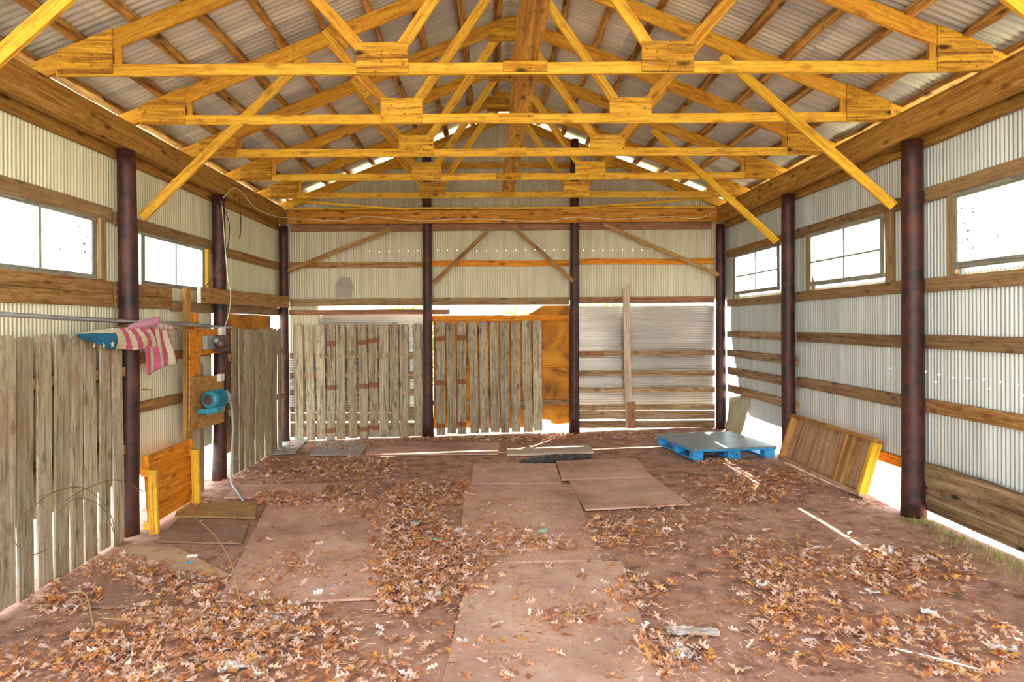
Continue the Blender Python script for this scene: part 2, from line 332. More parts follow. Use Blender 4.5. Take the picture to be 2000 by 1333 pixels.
def board_geo(L, w, t, wane=0.0, warp=0.004, seg=None, top=None, seed=None, ch=0.0035):
    """Sawn board: length on local X, width on Y, thickness on Z, chamfered, slightly warped.  top='dog' = dog-eared end, 'slant' = slanted end."""
    seed = R.random() * 100 if seed is None else seed
    n = seg or max(2, int(L / 0.22)); ch = min(ch, w / 5, t / 5)
    hy, hz = w / 2, t / 2
    V = []; Fc = []
    for i in range(n + 1):
        x = L * i / n
        dy = noise.noise((x * 0.9, seed, 0)) * warp * 2; dz = noise.noise((x * 0.9, seed, 7)) * warp
        a = b = 0.0
        if wane:
            a = max(0, noise.noise((x * 2.6, seed, 20)) + 0.25) * wane; b = max(0, noise.noise((x * 2.6, seed, 30)) + 0.25) * wane
        y0, y1 = -hy + a, hy - b
        if top == 'dog' and i == n: y0, y1 = -hy * 0.5, hy * 0.5
        sh0 = sh1 = 0.0
        if top == 'dog' and i == n - 1: x = L - 0.03
        if top == 'slant' and i == n: sh0 = -w * 1.0
        for (y, z, s) in ((y0 + ch, -hz, sh0), (y1 - ch, -hz, sh1), (y1, -hz + ch, sh1), (y1, hz - ch, sh1), (y1 - ch, hz, sh1), (y0 + ch, hz, sh0), (y0, hz - ch, sh0), (y0, -hz + ch, sh0)):
            V.append((x + s, y + dy, z + dz))
    for i in range(n):
        for k in range(8):
            a, b = i * 8 + k, i * 8 + (k + 1) % 8
            Fc.append((a, b, b + 8, a + 8))
    Fc.append(tuple(range(7, -1, -1))); Fc.append(tuple(n * 8 + k for k in range(8)))
    return V, Fc
def frame(p0, p1, side):
    p0, p1 = Vector(p0), Vector(p1); x = (p1 - p0).normalized(); y = Vector(side); y = (y - x * y.dot(x)).normalized(); z = x.cross(y)
    return Matrix(((x.x, y.x, z.x, p0.x), (x.y, y.y, z.y, p0.y), (x.z, y.z, z.z, p0.z), (0, 0, 0, 1)))
def board(name, p0, p1, w, t, m, side=(0, 0, 1), parent=None, label=None, cat=None, group=None, **k):
    """Board from p0 to p1 (centre line); w is measured along side."""
    L = (Vector(p1) - Vector(p0)).length
    V, Fc = board_geo(L, w, t, **k)
    o = link(name, V, Fc, m if not isinstance(m, str) else M[m], parent, frame(p0, p1, side))
    if label: tag(o, label, cat, group)
    return o
def plate(name, pts, y, t, m, parent=None, plane='XZ', matrix=None):
    """Flat plate, outline pts, t thick. plane XZ at depth y, or YZ at x=y, or XY at z=y."""
    n = len(pts); cx = sum(p[0] for p in pts) / n; cz = sum(p[1] for p in pts) / n; V = []
    for s in (0, t):
        for a, b in pts:
            a -= cx; b -= cz
            V.append({'XZ': (a, s, b), 'YZ': (s, a, b), 'XY': (a, b, s)}[plane])
    Fc = [tuple(range(n)), tuple(range(2 * n - 1, n - 1, -1))] + [(i, i + n, (i + 1) % n + n, (i + 1) % n) for i in range(n)]
    loc = {'XZ': (cx, y, cz), 'YZ': (y, cx, cz), 'XY': (cx, cz, y)}[plane]
    return link(name, V, Fc, M[m] if isinstance(m, str) else m, parent, matrix or Matrix.Translation(loc))
def tube_geo(pts, r, n=8, r2=None):
    pts = [Vector(p) for p in pts]; V = []; Fc = []; k = len(pts)
    up = Vector((0.12, 0.2, 1))
    for i, p in enumerate(pts):
        d = (pts[min(i + 1, k - 1)] - pts[max(i - 1, 0)]).normalized()
        a = d.cross(up).normalized(); b = d.cross(a)
        rr = r if r2 is None else r + (r2 - r) * i / (k - 1)
        for j in range(n):
            t = 2 * math.pi * j / n; V.append(p + (a * math.cos(t) + b * math.sin(t)) * rr)
    for i in range(k - 1):
        for j in range(n):
            a, b = i * n + j, i * n + (j + 1) % n; Fc.append((a, b, b + n, a + n))
    Fc.append(tuple(range(n - 1, -1, -1))); Fc.append(tuple((k - 1) * n + j for j in range(n)))
    return V, Fc
def smooth_pts(P, n=8):
    P = [Vector(p) for p in P]; out = []
    Q = [P[0] * 2 - P[1]] + P + [P[-1] * 2 - P[-2]]
    for i in range(1, len(Q) - 2):
        for s in range(n):
            t = s / n; a, b, c, d = Q[i - 1], Q[i], Q[i + 1], Q[i + 2]
            out.append(0.5 * ((2 * b) + (c - a) * t + (2 * a - 5 * b + 4 * c - d) * t * t + (3 * b - a - 3 * c + d) * t ** 3))
    out.append(P[-1]); return out
def tube(name, pts, r, m, parent=None, n=8, smooth=True, curve=True, label=None, cat=None, group=None, r2=None):
    pts = smooth_pts(pts) if curve and len(pts) > 2 else [Vector(p) for p in pts]
    o0 = Vector(pts[0]); V, Fc = tube_geo([p - o0 for p in pts], r, n, r2)
    o = link(name, V, Fc, M[m], parent, Matrix.Translation(o0), smooth)
    if label: tag(o, label, cat, group)
    return o
def boxgeo(cx, cy, cz, sx_, sy_, sz_):
    V = [(cx + a * sx_ / 2, cy + b * sy_ / 2, cz + c * sz_ / 2) for a in (-1, 1) for b in (-1, 1) for c in (-1, 1)]
    return V, [(0, 1, 3, 2), (4, 6, 7, 5), (0, 4, 5, 1), (2, 3, 7, 6), (0, 2, 6, 4), (1, 5, 7, 3)]
def merge(*gs):
    V = []; Fc = []
    for v, f in gs:
        k = len(V); V += list(v); Fc += [tuple(i + k for i in q) for q in f]
    return V, Fc
def box(name, c, s, m, parent=None, bev=0.004):
    """bevelled box"""
    V = []; sx_, sy_, sz_ = [q / 2 for q in s]; b = min(bev, sx_ * .4, sy_ * .4, sz_ * .4); Fc = []
    ring = [(-sx_ + b, -sy_), (sx_ - b, -sy_), (sx_, -sy_ + b), (sx_, sy_ - b), (sx_ - b, sy_), (-sx_ + b, sy_), (-sx_, sy_ - b), (-sx_, -sy_ + b)]
    for z, k in ((-sz_, 1 - b / max(sx_, sy_)), (-sz_ + b, 1), (sz_ - b, 1), (sz_, 1 - b / max(sx_, sy_))):
        for x, y in ring: V.append((x * k, y * k, z))
    for i in range(3):
        for j in range(8): Fc.append((i * 8 + j, i * 8 + (j + 1) % 8, (i + 1) * 8 + (j + 1) % 8, (i + 1) * 8 + j))
    Fc.append(tuple(range(7, -1, -1))); Fc.append(tuple(range(24, 32)))
    return link(name, V, Fc, M[m], parent, Matrix.Translation(c))

def corr(rects, pitch, amp, plane, pos, seg=6, nz=1):
    """Corrugated sheets.  rects = (u0, u1, z0(u), z1(u)); ridges run along z; the sheet stands in plane 'X' or 'Y' at pos."""
    V = []; Fc = []
    for (u0, u1, f0, f1) in rects:
        n = max(2, int((u1 - u0) / pitch * seg)); base = len(V)
        for i in range(n + 1):
            u = u0 + (u1 - u0) * i / n; d = amp * math.sin(2 * math.pi * u / pitch)
            a = f0(u) if callable(f0) else f0; b = f1(u) if callable(f1) else f1
            for k in range(nz + 1):
                z = a + (b - a) * k / nz
                V.append((pos + d, u, z) if plane == 'X' else (u, pos + d, z))
        for i in range(n):
            for k in range(nz):
                q = base + i * (nz + 1) + k; Fc.append((q, q + nz + 1, q + nz + 2, q + 1))
    return V, Fc

# ================================================================ STRUCTURE
# floor: slightly sloping packed red dirt with humps along the walls
def floor_z(x, y):
    z = ter(x) - 0.006 + 0.010 * noise.noise((x * 1.1, y * 1.1, 3)) - 0.006 + 0.004 * noise.noise((x * 6, y * 6, 1))
    ed = min(x - XL, XR - x, YB - y)
    if ed < 0.5: z += 0.010 * (1 - ed / 0.5) * (noise.noise((x * 3, y * 3, 5)) + 0.2)
    return z
V = []; Fc = []; nx, ny = 132, 230
for j in range(ny + 1):
    for i in range(nx + 1):
        x = -3.75 + 7.9 * i / nx; y = -2.6 + 13.6 * j / ny; V.append((x, y, floor_z(x, y)))
for j in range(ny):
    for i in range(nx):
        a = j * (nx + 1) + i; Fc.append((a, a + 1, a + nx + 2, a + nx + 1))
fo = link('floor', V, Fc, M['dirt'], smooth=True); tag(fo, kind='structure')
# ground outside, a ring round the floor
V = []; Fc = []
inn = [(-3.74, -2.59), (4.14, -2.59), (4.14, 10.99), (-3.74, 10.99)]; out = [(-60, -60), (60, -60), (60, 70), (-60, 70)]
for x, y in inn: V.append((x, y, ter(x) - 0.02))
for x, y in out: V.append((x, y, ter(max(-4, min(4, x))) - 0.35))
Fc = [(i, i + 4, (i + 1) % 4 + 4, (i + 1) % 4) for i in range(4)]
tag(link('floor_outside', V, Fc, M['outdirt']), kind='structure')

zeave = 3.76
# left wall siding with two window openings
WA = (4.36, 5.76, 2.27, 2.82); WB = (6.54, 7.95, 2.27, 2.78)
rL = [(FY, WA[0], 0.32, zeave), (WA[0], WA[1], 0.32, WA[2]), (WA[0], WA[1], WA[3], zeave), (WA[1], WB[0], 0.32, zeave),
      (WB[0], WB[1], 0.32, WB[2]), (WB[0], WB[1], WB[3], zeave), (WB[1], 8.2, 0.32, zeave), (8.2, YB, 2.0, zeave)]
V, Fc = corr(rL, 0.042, 0.0095, 'X', XL); tag(link('wall_left', V, Fc, M['sidL'], smooth=True), kind='structure')
# right wall siding with three windows
WR = [(4.02, 5.38), (6.41, 7.84), (8.76, 10.26)]; RZ0, RZ1 = 2.265, 2.90
rR = [(FY, 4.02, 0.42, zeave), (4.02, 5.38, 0.42, RZ0), (4.02, 5.38, RZ1, zeave), (5.38, 5.82, 0.42, zeave), (5.82, 6.41, 0.47, zeave),
      (6.41, 7.84, 0.44, RZ0), (6.41, 7.84, RZ1, zeave), (7.84, 8.76, 0.42, zeave),
      (8.76, 9.90, 0.40, RZ0), (8.76, 10.26, RZ1, zeave), (9.90, 10.26, lambda u: 0.40 + (u - 9.9) * 0.9, RZ0), (10.26, 10.62, lambda u: 0.72 + (u - 10.26) * 2.5, zeave), (10.62, YB, 2.2, zeave)]
V, Fc = corr(rR, 0.042, 0.0095, 'X', XR); tag(link('wall_right', V, Fc, M['sidR'], smooth=True), kind='structure')
# back wall: vertical siding from the sill up to the rake, and a low strip at the left corner
rB = [(XL, XR, 2.24, lambda u: zt(u - C0) - 0.03), (XL + 0.16, -2.93, 1.36, 2.24)]
V, Fc = corr(rB, 0.042, 0.0095, 'Y', YB); tag(link('wall_back', V, Fc, M['sidB'], smooth=True), kind='structure')
# roof
V = []; Fc = []
nrm = math.sqrt(1 + .403 ** 2)
for s in (-1, 1):
    base = len(V); seg = 6; pitch = 0.068; y0, y1 = FY - .3, 11.25; n = int((y1 - y0) / pitch * seg)
    for i in range(n + 1):
        y = y0 + (y1 - y0) * i / n; d = 0.013 * math.sin(2 * math.pi * y / pitch)
        for o_ in (0.0, 1.3, 2.6, 4.15):
            z = zt(o_) + 0.088 + d * nrm + (0.006 if o_ in (1.3,) else 0)
            V.append((C0 + s * o_, y, z))
    for i in range(n):
        for k in range(3):
            a = base + i * 4 + k; Fc.append((a, a + 1, a + 5, a + 4))
tag(link('ceiling', V, Fc, M['roofm'], smooth=True), kind='structure')

# ---------------------------------------------------------------- windows
def window(n, X, y0, y1, z0, z1, fw, vs, hs, m, broken=False):
    s = 1 if X < 0 else -1                     # towards the room
    w = bpy.data.objects.new('window_%d' % n, None); COL.objects.link(w); w.empty_display_size = .1
    mw = Matrix.Translation((X, (y0 + y1) / 2, z0)); w.matrix_basis = mw; WM[w.name] = mw; tag(w, kind='structure')
    for (a, b) in (((X, y0, z0 + fw / 2), (X, y1, z0 + fw / 2)), ((X, y0, z1 - fw / 2), (X, y1, z1 - fw / 2))): board('window_frame', a, b, fw, 0.022, m, (0, 0, 1), w, warp=0)
    for y in (y0 + fw / 2, y1 - fw / 2): board('window_frame', (X, y, z0 + fw), (X, y, z1 - fw), fw, 0.021, m, (0, 1, 0), w, warp=0)
    for y in vs: board('glazing_bar', (X, y, z0 + fw), (X, y, z1 - fw), 0.022, 0.018, m, (0, 1, 0), w, warp=0)
    for z in hs: board('glazing_bar', (X, y0 + fw, z), (X, y1 - fw, z), 0.018, 0.016, m, (0, 0, 1), w, warp=0)
    V = []; Fc = []
    ys = [y0 + fw * .7] + list(vs) + [y1 - fw * .7]; zs = [z0 + fw * .7] + list(hs) + [z1 - fw * .7]
    for i in range(len(ys) - 1):
        for j in range(len(zs) - 1):
            if broken and i == len(ys) - 2 and j == 0:
                poly = [(ys[i], zs[j]), (ys[i + 1] - 0.10, zs[j]), (ys[i + 1] - 0.03, zs[j] + 0.12), (ys[i + 1] - 0.05, zs[j] + .2), (ys[i + 1], zs[j + 1]), (ys[i], zs[j + 1])]
            else: poly = [(ys[i], zs[j]), (ys[i + 1], zs[j]), (ys[i + 1], zs[j + 1]), (ys[i], zs[j + 1])]
            b = len(V); k = len(poly)
            V += [(-0.002, a - (y0 + y1) / 2, c - z0) for a, c in poly] + [(0.002, a - (y0 + y1) / 2, c - z0) for a, c in poly]
            Fc += [tuple(b + q for q in range(k)), tuple(b + k + q for q in range(k - 1, -1, -1))] + [(b + q, b + k + q, b + k + (q + 1) % k, b + (q + 1) % k) for q in range(k)]
    link('window_pane', V, Fc, M['pane'], w, Matrix.Translation((X, (y0 + y1) / 2, z0)))
window(1, XL + 0.03, WA[0], WA[1], WA[2] - .01, WA[3] + 0.01, 0.045, [5.06], [], 'greyframe')
window(2, XL + 0.03, WB[0], WB[1], WB[2] - .01, WB[3] + .03, 0.045, [7.24], [], 'greyframe')
window(3, XR - 0.066, 3.98, 5.42, RZ0 + 0.024, 2.94, 0.055, [], [], 'greyframe')
window(4, XR - 0.066, 6.38, 7.88, RZ0 + 0.024, 2.935, 0.05, [7.10], [2.575], 'greyframe', broken=True)
window(5, XR - 0.066, 8.70, 10.32, RZ0 + 0.024, 2.935, 0.05, [9.48], [2.575], 'greyframe')

# ================================================================ POSTS
def post(x, y, z1, r0, r1, label, bend=0.02, lean=(0, 0)):
    V = []; Fc = []; n = 22; k = 20; sd = R.random() * 50; zb = ter(x) - 0.02
    for i in range(k + 1):
        f = i / k; z = (z1 - zb) * f
        r = r0 + (r1 - r0) * f + (0.018 * (1 - f * 8) if f < 0.125 else 0) * 0.5
        ox = bend * math.sin(f * math.pi) + lean[0] * f; oy = lean[1] * f
        for j in range(n):
            t = 2 * math.pi * j / n; rr = r * (1 + 0.02 * noise.noise((math.cos(t) * 1.5, math.sin(t) * 1.5 + sd, z * 1.2)))
            V.append((ox + rr * math.cos(t), oy + rr * math.sin(t), z))
    for i in range(k):
        for j in range(n):
            a, b = i * n + j, i * n + (j + 1) % n; Fc.append((a, b, b + n, a + n))
    Fc.append(tuple(range(n - 1, -1, -1))); Fc.append(tuple(k * n + j for j in range(n)))
    o = link('support_post', V, Fc, M['post'], None, Matrix.Translation((x, y, zb)), True)
    return tag(o, label, 'post', 'round dark poles holding up the barn')
post(PXL + .02, 3.55, 3.49, .085, .08, 'dark round pole of the left wall just outside the left edge of view')
post(PXL + .04, 6.02, 3.49, .092, .080, 'dark red-brown round pole on the left wall with the flag draped in front of it')
post(PXL, 8.14, 3.49, .082, .078, 'dark round pole on the left wall behind the blue motor board')
post(PXL, DB, 3.49, .080, .074, 'dark round pole in the back left corner', bend=0.0)
post(-1.07, DB + .01, 4.86, .090, .070, 'dark round pole of the back wall between the two grey picket panels', bend=0)
post(1.375, DB + .01, 4.92, .086, .068, 'dark round pole of the back wall right of the orange panel', bend=0, lean=(.03, 0))
post(PXR, DB, 3.49, .080, .072, 'dark round pole in the back right corner', bend=0, lean=(.0, 0))
post(PXR, 8.25, 3.49, .086, .078, 'dark round pole on the right wall between pallet and leaning plywood frame', bend=-.01)
post(PXR, 5.82, 3.49, .095, .084, 'thick dark round pole on the right wall, nearest on that side in view', bend=0)
post(PXR, 3.38, 3.49, .09, .084, 'dark round pole of the right wall just outside the right edge of view')

# ================================================================ HEADERS, GIRTS
def hb(name, X, y0, y1, z0, z1, t, m, label, cat='beam', group=None, **k):     # board along a side wall
    return board(name, (X, y0, (z0 + z1) / 2), (X, y1, (z0 + z1) / 2), z1 - z0, t, m, (0, 0, 1), None, label, cat, group, **k)
hb('header_beam', -3.41, FY, 10.60, 3.50, 3.735, .04, 'header', 'long inner header beam lying on the left wall poles', seg=40)
hb('header_beam', -3.452, FY, 10.60, 3.50, 3.78, .04, 'header', 'outer layer of the left header beam, its top edge showing above the inner one', seg=40)
hb('header_beam', 3.76, FY, 10.60, 3.50, 3.735, .04, 'header', 'long inner header beam lying on the right wall poles', seg=40)
hb('header_beam', 3.802, FY, 10.60, 3.50, 3.78, .04, 'header', 'outer layer of the right header beam, its top edge showing above the inner one', seg=40)
hb('top_girt', -3.573, FY, 10.75, 3.43, 3.57, .036, 'header', 'dark nailing board under the left header, behind the poles', 'girt')
hb('top_girt', 3.945, FY, 10.75, 3.43, 3.57, .036, 'header', 'dark nailing board under the right header, behind the poles', 'girt')
# back header in two spliced lengths, board on its top, red nailer behind
board('back_header_beam', (-3.36, 10.585, 3.615), (0.15, 10.585, 3.62), .215, .04, 'backheader', label='left half of the knotty header beam across the back wall', cat='beam')
board('back_header_beam', (0.153, 10.585, 3.62), (3.735, 10.585, 3.625), .215, .04, 'backheader', label='right half of the knotty header beam across the back wall', cat='beam')
board('cap_board', (-3.30, 10.60, 3.752), (3.70, 10.60, 3.757), .09, .035, 'truss', side=(0, 1, 0), label='flat board lying on top of the back header beam', cat='board', warp=.008)
board('back_nailer', (-3.38, 10.84 - .025, 3.47), (3.72, 10.84 - .025, 3.49), .12, .03, 'girtred', label='reddish nailing board below the back header, against the siding', cat='girt')
board('gable_girt', (-1.75, 10.815, 4.52), (2.15, 10.815, 4.52), .10, .035, 'rafter', label='short girt high in the back gable', cat='girt')

# left girts
G = 'weathered girts of the side walls'
def lg(y0, y1, z0, z1, m, lab, X=-3.565): return hb('girt', X, y0, y1, z0, z1, .036, m, lab, 'girt', G)
lg(FY, 6.00, 2.82, 2.945, 'girt', 'grey girt above the nearest left window')
lg(6.05, 8.12, 2.80, 2.92, 'girt', 'grey girt above the second left window')
lg(8.18, 10.7, 2.76, 2.88, 'girtwarm', 'girt on the left wall bay nearest the back corner')
for k_, (a, b, lab) in enumerate([(FY, 6.0, 'wide stained board right under the nearest left window'), (6.05, 7.12, 'wide whitish-streaked board under the second left window')]):
    lg(a, b, 2.145, 2.262, 'girtwarm', lab + ', upper')
    lg(a, b, 2.02, 2.142, 'girtwarm', lab + ', lower')
lg(7.15, 10.7, 2.0, 2.12, 'girt', 'grey board on the left wall behind the long projecting board')
lg(FY, 5.98, 1.33, 1.45, 'girtwarm', 'upper girt behind the big left picket fence')
lg(FY, 5.98, 0.66, 0.78, 'girtwarm', 'lower girt behind the big left picket fence')
lg(6.08, 8.10, 1.46, 1.56, 'girtwarm', 'brown girt behind the hanging flag')
lg(6.08, 8.10, 0.96, 1.07, 'girtwarm', 'brown girt below the yellow hook')
# right girts
def rg(y0, y1, z0, z1, m, lab, X=3.945): return hb('girt', X, y0, y1, z0, z1, .036, m, lab, 'girt', G)
rg(FY, 5.80, 2.93, 3.06, 'girt', 'girt above the nearest right window'); rg(5.84, 8.23, 2.93, 3.045, 'girt', 'girt above the middle right window')
rg(8.27, 10.68, 2.93, 3.04, 'girtwarm', 'girt above the farthest right window')
rg(FY, 5.80, 2.12, 2.245, 'girt', 'sill girt under the nearest right window'); rg(5.84, 8.23, 2.12, 2.24, 'girt', 'sill girt under the middle right window')
rg(8.27, 10.68, 2.11, 2.23, 'girt', 'sill girt under the farthest right window')
rg(FY, 5.80, 1.605, 1.73, 'girt', 'right wall girt below the nearest sill'); rg(5.84, 8.23, 1.60, 1.72, 'girt', 'right wall girt with dark knot between the two nearest poles')
rg(8.27, 10.68, 1.605, 1.715, 'slat', 'topmost of four narrow-spaced girts at the right back corner')
rg(8.27, 10.68, 1.285, 1.40, 'slat', 'second of four narrow-spaced girts at the right back corner')
rg(8.27, 10.68, .99, 1.11, 'slat', 'third of four narrow-spaced girts at the right back corner')
rg(8.27, 10.68, .70, .82, 'slat', 'lowest of four narrow-spaced girts at the right back corner')
rg(FY, 5.80, 1.03, 1.15, 'girtwarm', 'low warm brown girt right of the nearest right pole'); rg(5.84, 8.23, 1.02, 1.15, 'girt', 'low girt above the leaning plywood frame')
rg(5.84, 6.6, .44, .54, 'orange', 'short orange board low on the right wall beside the nearest pole')
for i_, (z0, z1, lab) in enumerate([(.40, .58, 'top rotten plank at the foot of the right wall, deeply eaten away'), (.27, .405, 'middle rotten plank at the foot of the right wall'), (.16, .275, 'lowest rotten plank at the foot of the right wall, above the light gap')]):
    board('rotten_plank', (3.90 + .012 * i_, FY, (z0 + z1) / 2 - .02), (3.90 + .012 * i_, 5.75, (z0 + z1) / 2), z1 - z0 + .02, .045, 'rotten', (0, 0, 1), None, lab, 'plank', 'rotten planks along the foot of the right wall', wane=.04 if i_ == 0 else .0, warp=.005, seg=48)
# window studs
G = 'short studs beside the windows'
def stud(X, y, z0, z1, m, lab, w=.085): return board('window_stud', (X, y, z0), (X, y, z1), w, .04, m, (0, 1, 0), None, lab, 'stud', G)
stud(-3.555, 5.84, 2.265, 2.82, 'trim', 'stud on the far side of the nearest left window'); stud(-3.555, 8.02, 2.265, 2.80, 'yellow', 'yellowish stud right of the second left window', .06)
stud(3.94, 5.46, 2.25, 2.93, 'trim', 'light stud left of the nearest right window', .09); stud(3.94, 6.33, 2.24, 2.93, 'trim', 'stud right of the middle right window', .10)
stud(3.94, 7.93, 2.24, 2.93, 'trim', 'stud left of the middle right window', .09); stud(3.94, 10.36, 2.23, 2.93, 'trim', 'stud left of the farthest right window', .08)
# back wall girts and slats
def bg(name, x0, x1, z0, z1, m, lab, Y=10.82, t=.036, group=None, **k):
    return board(name, (x0, Y, (z0 + z1) / 2), (x1, Y, (z0 + z1) / 2), z1 - z0, t, m, (0, 0, 1), None, lab, 'board', group, **k)
G = 'girts across the back wall'
bg('girt', -3.40, -1.14, 2.80, 2.895, 'girtwarm', 'middle-height girt of the left back bay', group=G); bg('girt', -1.0, 1.31, 2.815, 2.91, 'orange', 'middle-height girt of the centre back bay', group=G)
bg('girt', 1.46, 3.76, 2.835, 2.93, 'orange', 'middle-height girt of the right back bay', group=G)
bg('girt', -3.40, -1.14, 2.155, 2.28, 'girt', 'wide girt above the left back picket panel', group=G); bg('girt', -1.0, 1.31, 2.16, 2.285, 'girt', 'wide girt above the bright opening in the back wall', group=G)
bg('girt', 1.46, 3.76, 2.18, 2.29, 'girtred', 'wide girt above the shiny horizontal metal of the right back bay', group=G)
bg('girt', -3.40, -.70, 2.01, 2.09, 'girtred', 'thin reddish board running just above the left back pickets', Y=10.78, group=G)
G = 'horizontal slats low on the back wall'
sl = [(1.28, 1.375), (.945, 1.045), (.665, .76), (.365, .465), (.215, .36), (.07, .195)]
nm = ['topmost', 'second', 'third', 'fourth', 'fifth', 'lowest']
for (z0, z1), q in zip(sl, nm):
    bg('slat', -3.40, -1.14, z0 - (.01 if q != 'lowest' else .125), z1 - .01, 'slat', q + ' horizontal slat behind the left back picket panel', Y=10.80, group=G, wane=.008)
    if q == 'topmost':
        bg('slat', 1.46, 1.88, z0, z1, 'girtred', 'short piece of the topmost slat in the right back bay, beside the dark pole', Y=10.80, group=G)
        bg('slat', 1.885, 3.76, z0 + .01, z1 + .01, 'slat', 'long piece of the topmost slat in the right back bay', Y=10.80, group=G)
    else: bg('slat', 1.46, 3.76, z0 + .005, z1 + .005, 'slat', q + ' horizontal slat in the right back bay', Y=10.80, group=G, wane=.008)
bg('slat', -1.0, 1.31, .47, .55, 'girt', 'grey slat crossing the orange panel low down', Y=10.80, group=G)
bg('shelf_board', -1.0, 1.31, 1.10, 1.13, 'orange', 'thin orange ledge board crossing the orange panel', Y=10.81, t=.04)
bg('girt', -1.0, 1.31, 1.885, 1.985, 'orange', 'bright orange girt along the top of the centre back pickets', Y=10.80)
board('upright_board', (2.30, 10.755, .08), (2.26, 10.755, 2.52), .115, .03, 'whitewood', (1, 0, 0), None, 'upright board with a slanted pointed top in the right back bay', 'board', top='slant')
board('upright_board', (2.345, 10.728, .08), (2.335, 10.728, .52), .14, .024, 'girtred', (1, 0, 0), None, 'short reddish board nailed over the foot of the upright board', 'board')
# thin diagonal braces on the back wall
G = 'thin diagonal braces on the back wall'
for a, b, lab in [((563, 529), (770, 444), 'diagonal brace rising from the back left corner pole'), ((846, 553), (960, 443), 'diagonal brace rising rightwards from the left back pole'),
                  ((1000, 441), (1119, 551), 'diagonal brace falling rightwards to the right back pole'), ((1180, 439), (1404, 540), 'long diagonal brace falling to the back right corner pole')]:
    board('diagonal_brace', at(*a, 10.60 if a[0] != 1180 else 10.60), at(*b, 10.60), .065, .025, 'girtwarm', (0, 0, 1), None, lab, 'brace', G, warp=.01)
board('loose_rail', at(560, 390, 10.2), at(800, 409, 10.5), .03, .07, 'truss', (0, 0, 1), None, 'thin bent rail above the left half of the back header', 'rail', warp=.02)
board('loose_rail', at(1135, 409, 10.5), at(1408, 385, 10.2), .03, .07, 'truss', (0, 0, 1), None, 'thin bent rail above the right half of the back header', 'rail', warp=.02)

# ================================================================ TRUSSES
tcs = [(3.74, .27), (4.96, .268), (6.18, .245), (7.40, .243), (8.62, .235), (9.84, .21)]
names = ['roof truss just above the top edge of view', 'nearest roof truss in view, its chord crossing the top of the photo', 'second roof truss from the front', 'third roof truss from the front',
         'fourth roof truss from the front', 'fifth roof truss, farthest before the back wall']
for (Y, c), lab in zip(tcs, names):
    t = thing('roof_truss', (c, Y, 3.78), 'yellow wooden ' + lab, 'truss', 'roof trusses')
    board('bottom_chord', (c - 3.62, Y, 3.826), (c + 3.62, Y, 3.826), .09, .038, 'truss', (0, 0, 1), t)
    for s in (-1, 1):
        A = Vector((c, Y, zt(0) - .078)); Bv = Vector((c + s * 3.92, Y, zt(3.92) - .078))
        board('top_chord', A + (Bv - A) * .002, Bv, .14, .038, 'rafter', (0, 0, 1), t)
        board('web', (c + s * 1.19, Y, 3.90), (c + s * 1.78, Y, zt(1.78) - .15), .088, .035, 'rafter', (1, 0, 0), t)
        board('web', (c + s * 1.02, Y, 3.90), (c + s * .12, Y, 5.22), .088, .035, 'truss', (1, 0, 0), t)
        gx = c + s * 1.1
        plate('gusset_plate', [(gx - .2, 3.785), (gx + .2, 3.785), (gx + .2, 4.02), (gx - .2, 4.02)], Y - .034, .012, 'heel' if Y == 4.96 else 'plate', t)
        hx0, hx1 = c + s * 3.18, c + s * 3.60
        plate('heel_plate', [(hx0, 3.785), (hx1, 3.785), (hx1, zt(3.6) - .0), (hx0, zt(3.18) - .0)] if s > 0 else [(hx1, 3.785), (hx0, 3.785), (hx0, zt(3.18)), (hx1, zt(3.6))], Y - .034, .012, 'heel', t)
        board('heel_block', (c + s * 3.15, Y, 3.87), (c + s * 3.15, Y, zt(3.15) - .15), .05, .034, 'rafter', (1, 0, 0), t)
        w0 = Vector((c + s * 1.78, Y - .027, zt(1.78) - .05)); d = Vector((s * .6, 0, .69)).normalized()
        board('joint_plate', w0 - d * .22, w0 + d * .06, .13, .012, 'plate', (1, 0, 0), t)
    plate('ridge_plate', [(c - .26, 5.10), (c + .26, 5.10), (c + .26, 5.315), (c, 5.41), (c - .26, 5.315)], Y - .034, .012, 'heel', t)
    plate('splice_plate', [(c - .17, 3.79), (c + .17, 3.79), (c + .17, 3.872), (c - .17, 3.872)], Y - .034, .012, 'heel' if Y in (4.96, 8.62) else 'plate', t)
# gable rafters against the back wall
for s, q in ((-1, 'left'), (1, 'right')):
    board('gable_rafter', (C0 + s * .0, 10.81, zt(0) - .09), (C0 + s * 3.9, 10.81, zt(3.9) - .09), .14, .036, 'rafter', (0, 0, 1), None, 'brown rafter under the %s rake of the back gable' % q, 'rafter')
# purlins, running front to back on the rafters
offs = [.13, .56, 1.0, 1.41, 1.82, 2.22, 2.62, 3.02, 3.42, 3.80]
ordn = ['ninth', 'eighth', 'seventh', 'sixth', 'fifth', 'fourth', 'third', 'second', 'first']
sl_a = math.atan(.403)
for s, q in ((-1, 'left'), (1, 'right')):
    for i, o_ in enumerate(offs):
        x = C0 + s * o_; z = zt(o_) + .034 / math.cos(sl_a)
        lab = 'rough-edged roof purlin on the %s slope, ' % q + ('next to the ridge' if i == 0 else ordn[i - 1] + ' up from the eave')
        board('purlin', (x, FY - .2, z), (x + .02 * R.uniform(-1, 1), 11.1, z), .088, .066, 'purlin', (math.cos(sl_a), 0, -s * math.sin(sl_a)), None, lab, 'purlin', 'roof purlins', wane=.028, warp=.012, seg=60)
# wide plank lying on the bottom chords
board('waney_plank', (.285, 2.2, 3.894), (.265, 10.2, 3.894), .21, .036, 'plank', (1, 0, 0), None, 'long wide plank with bark edges lying on the truss chords under the ridge', 'plank', wane=.03, warp=.012, seg=50)
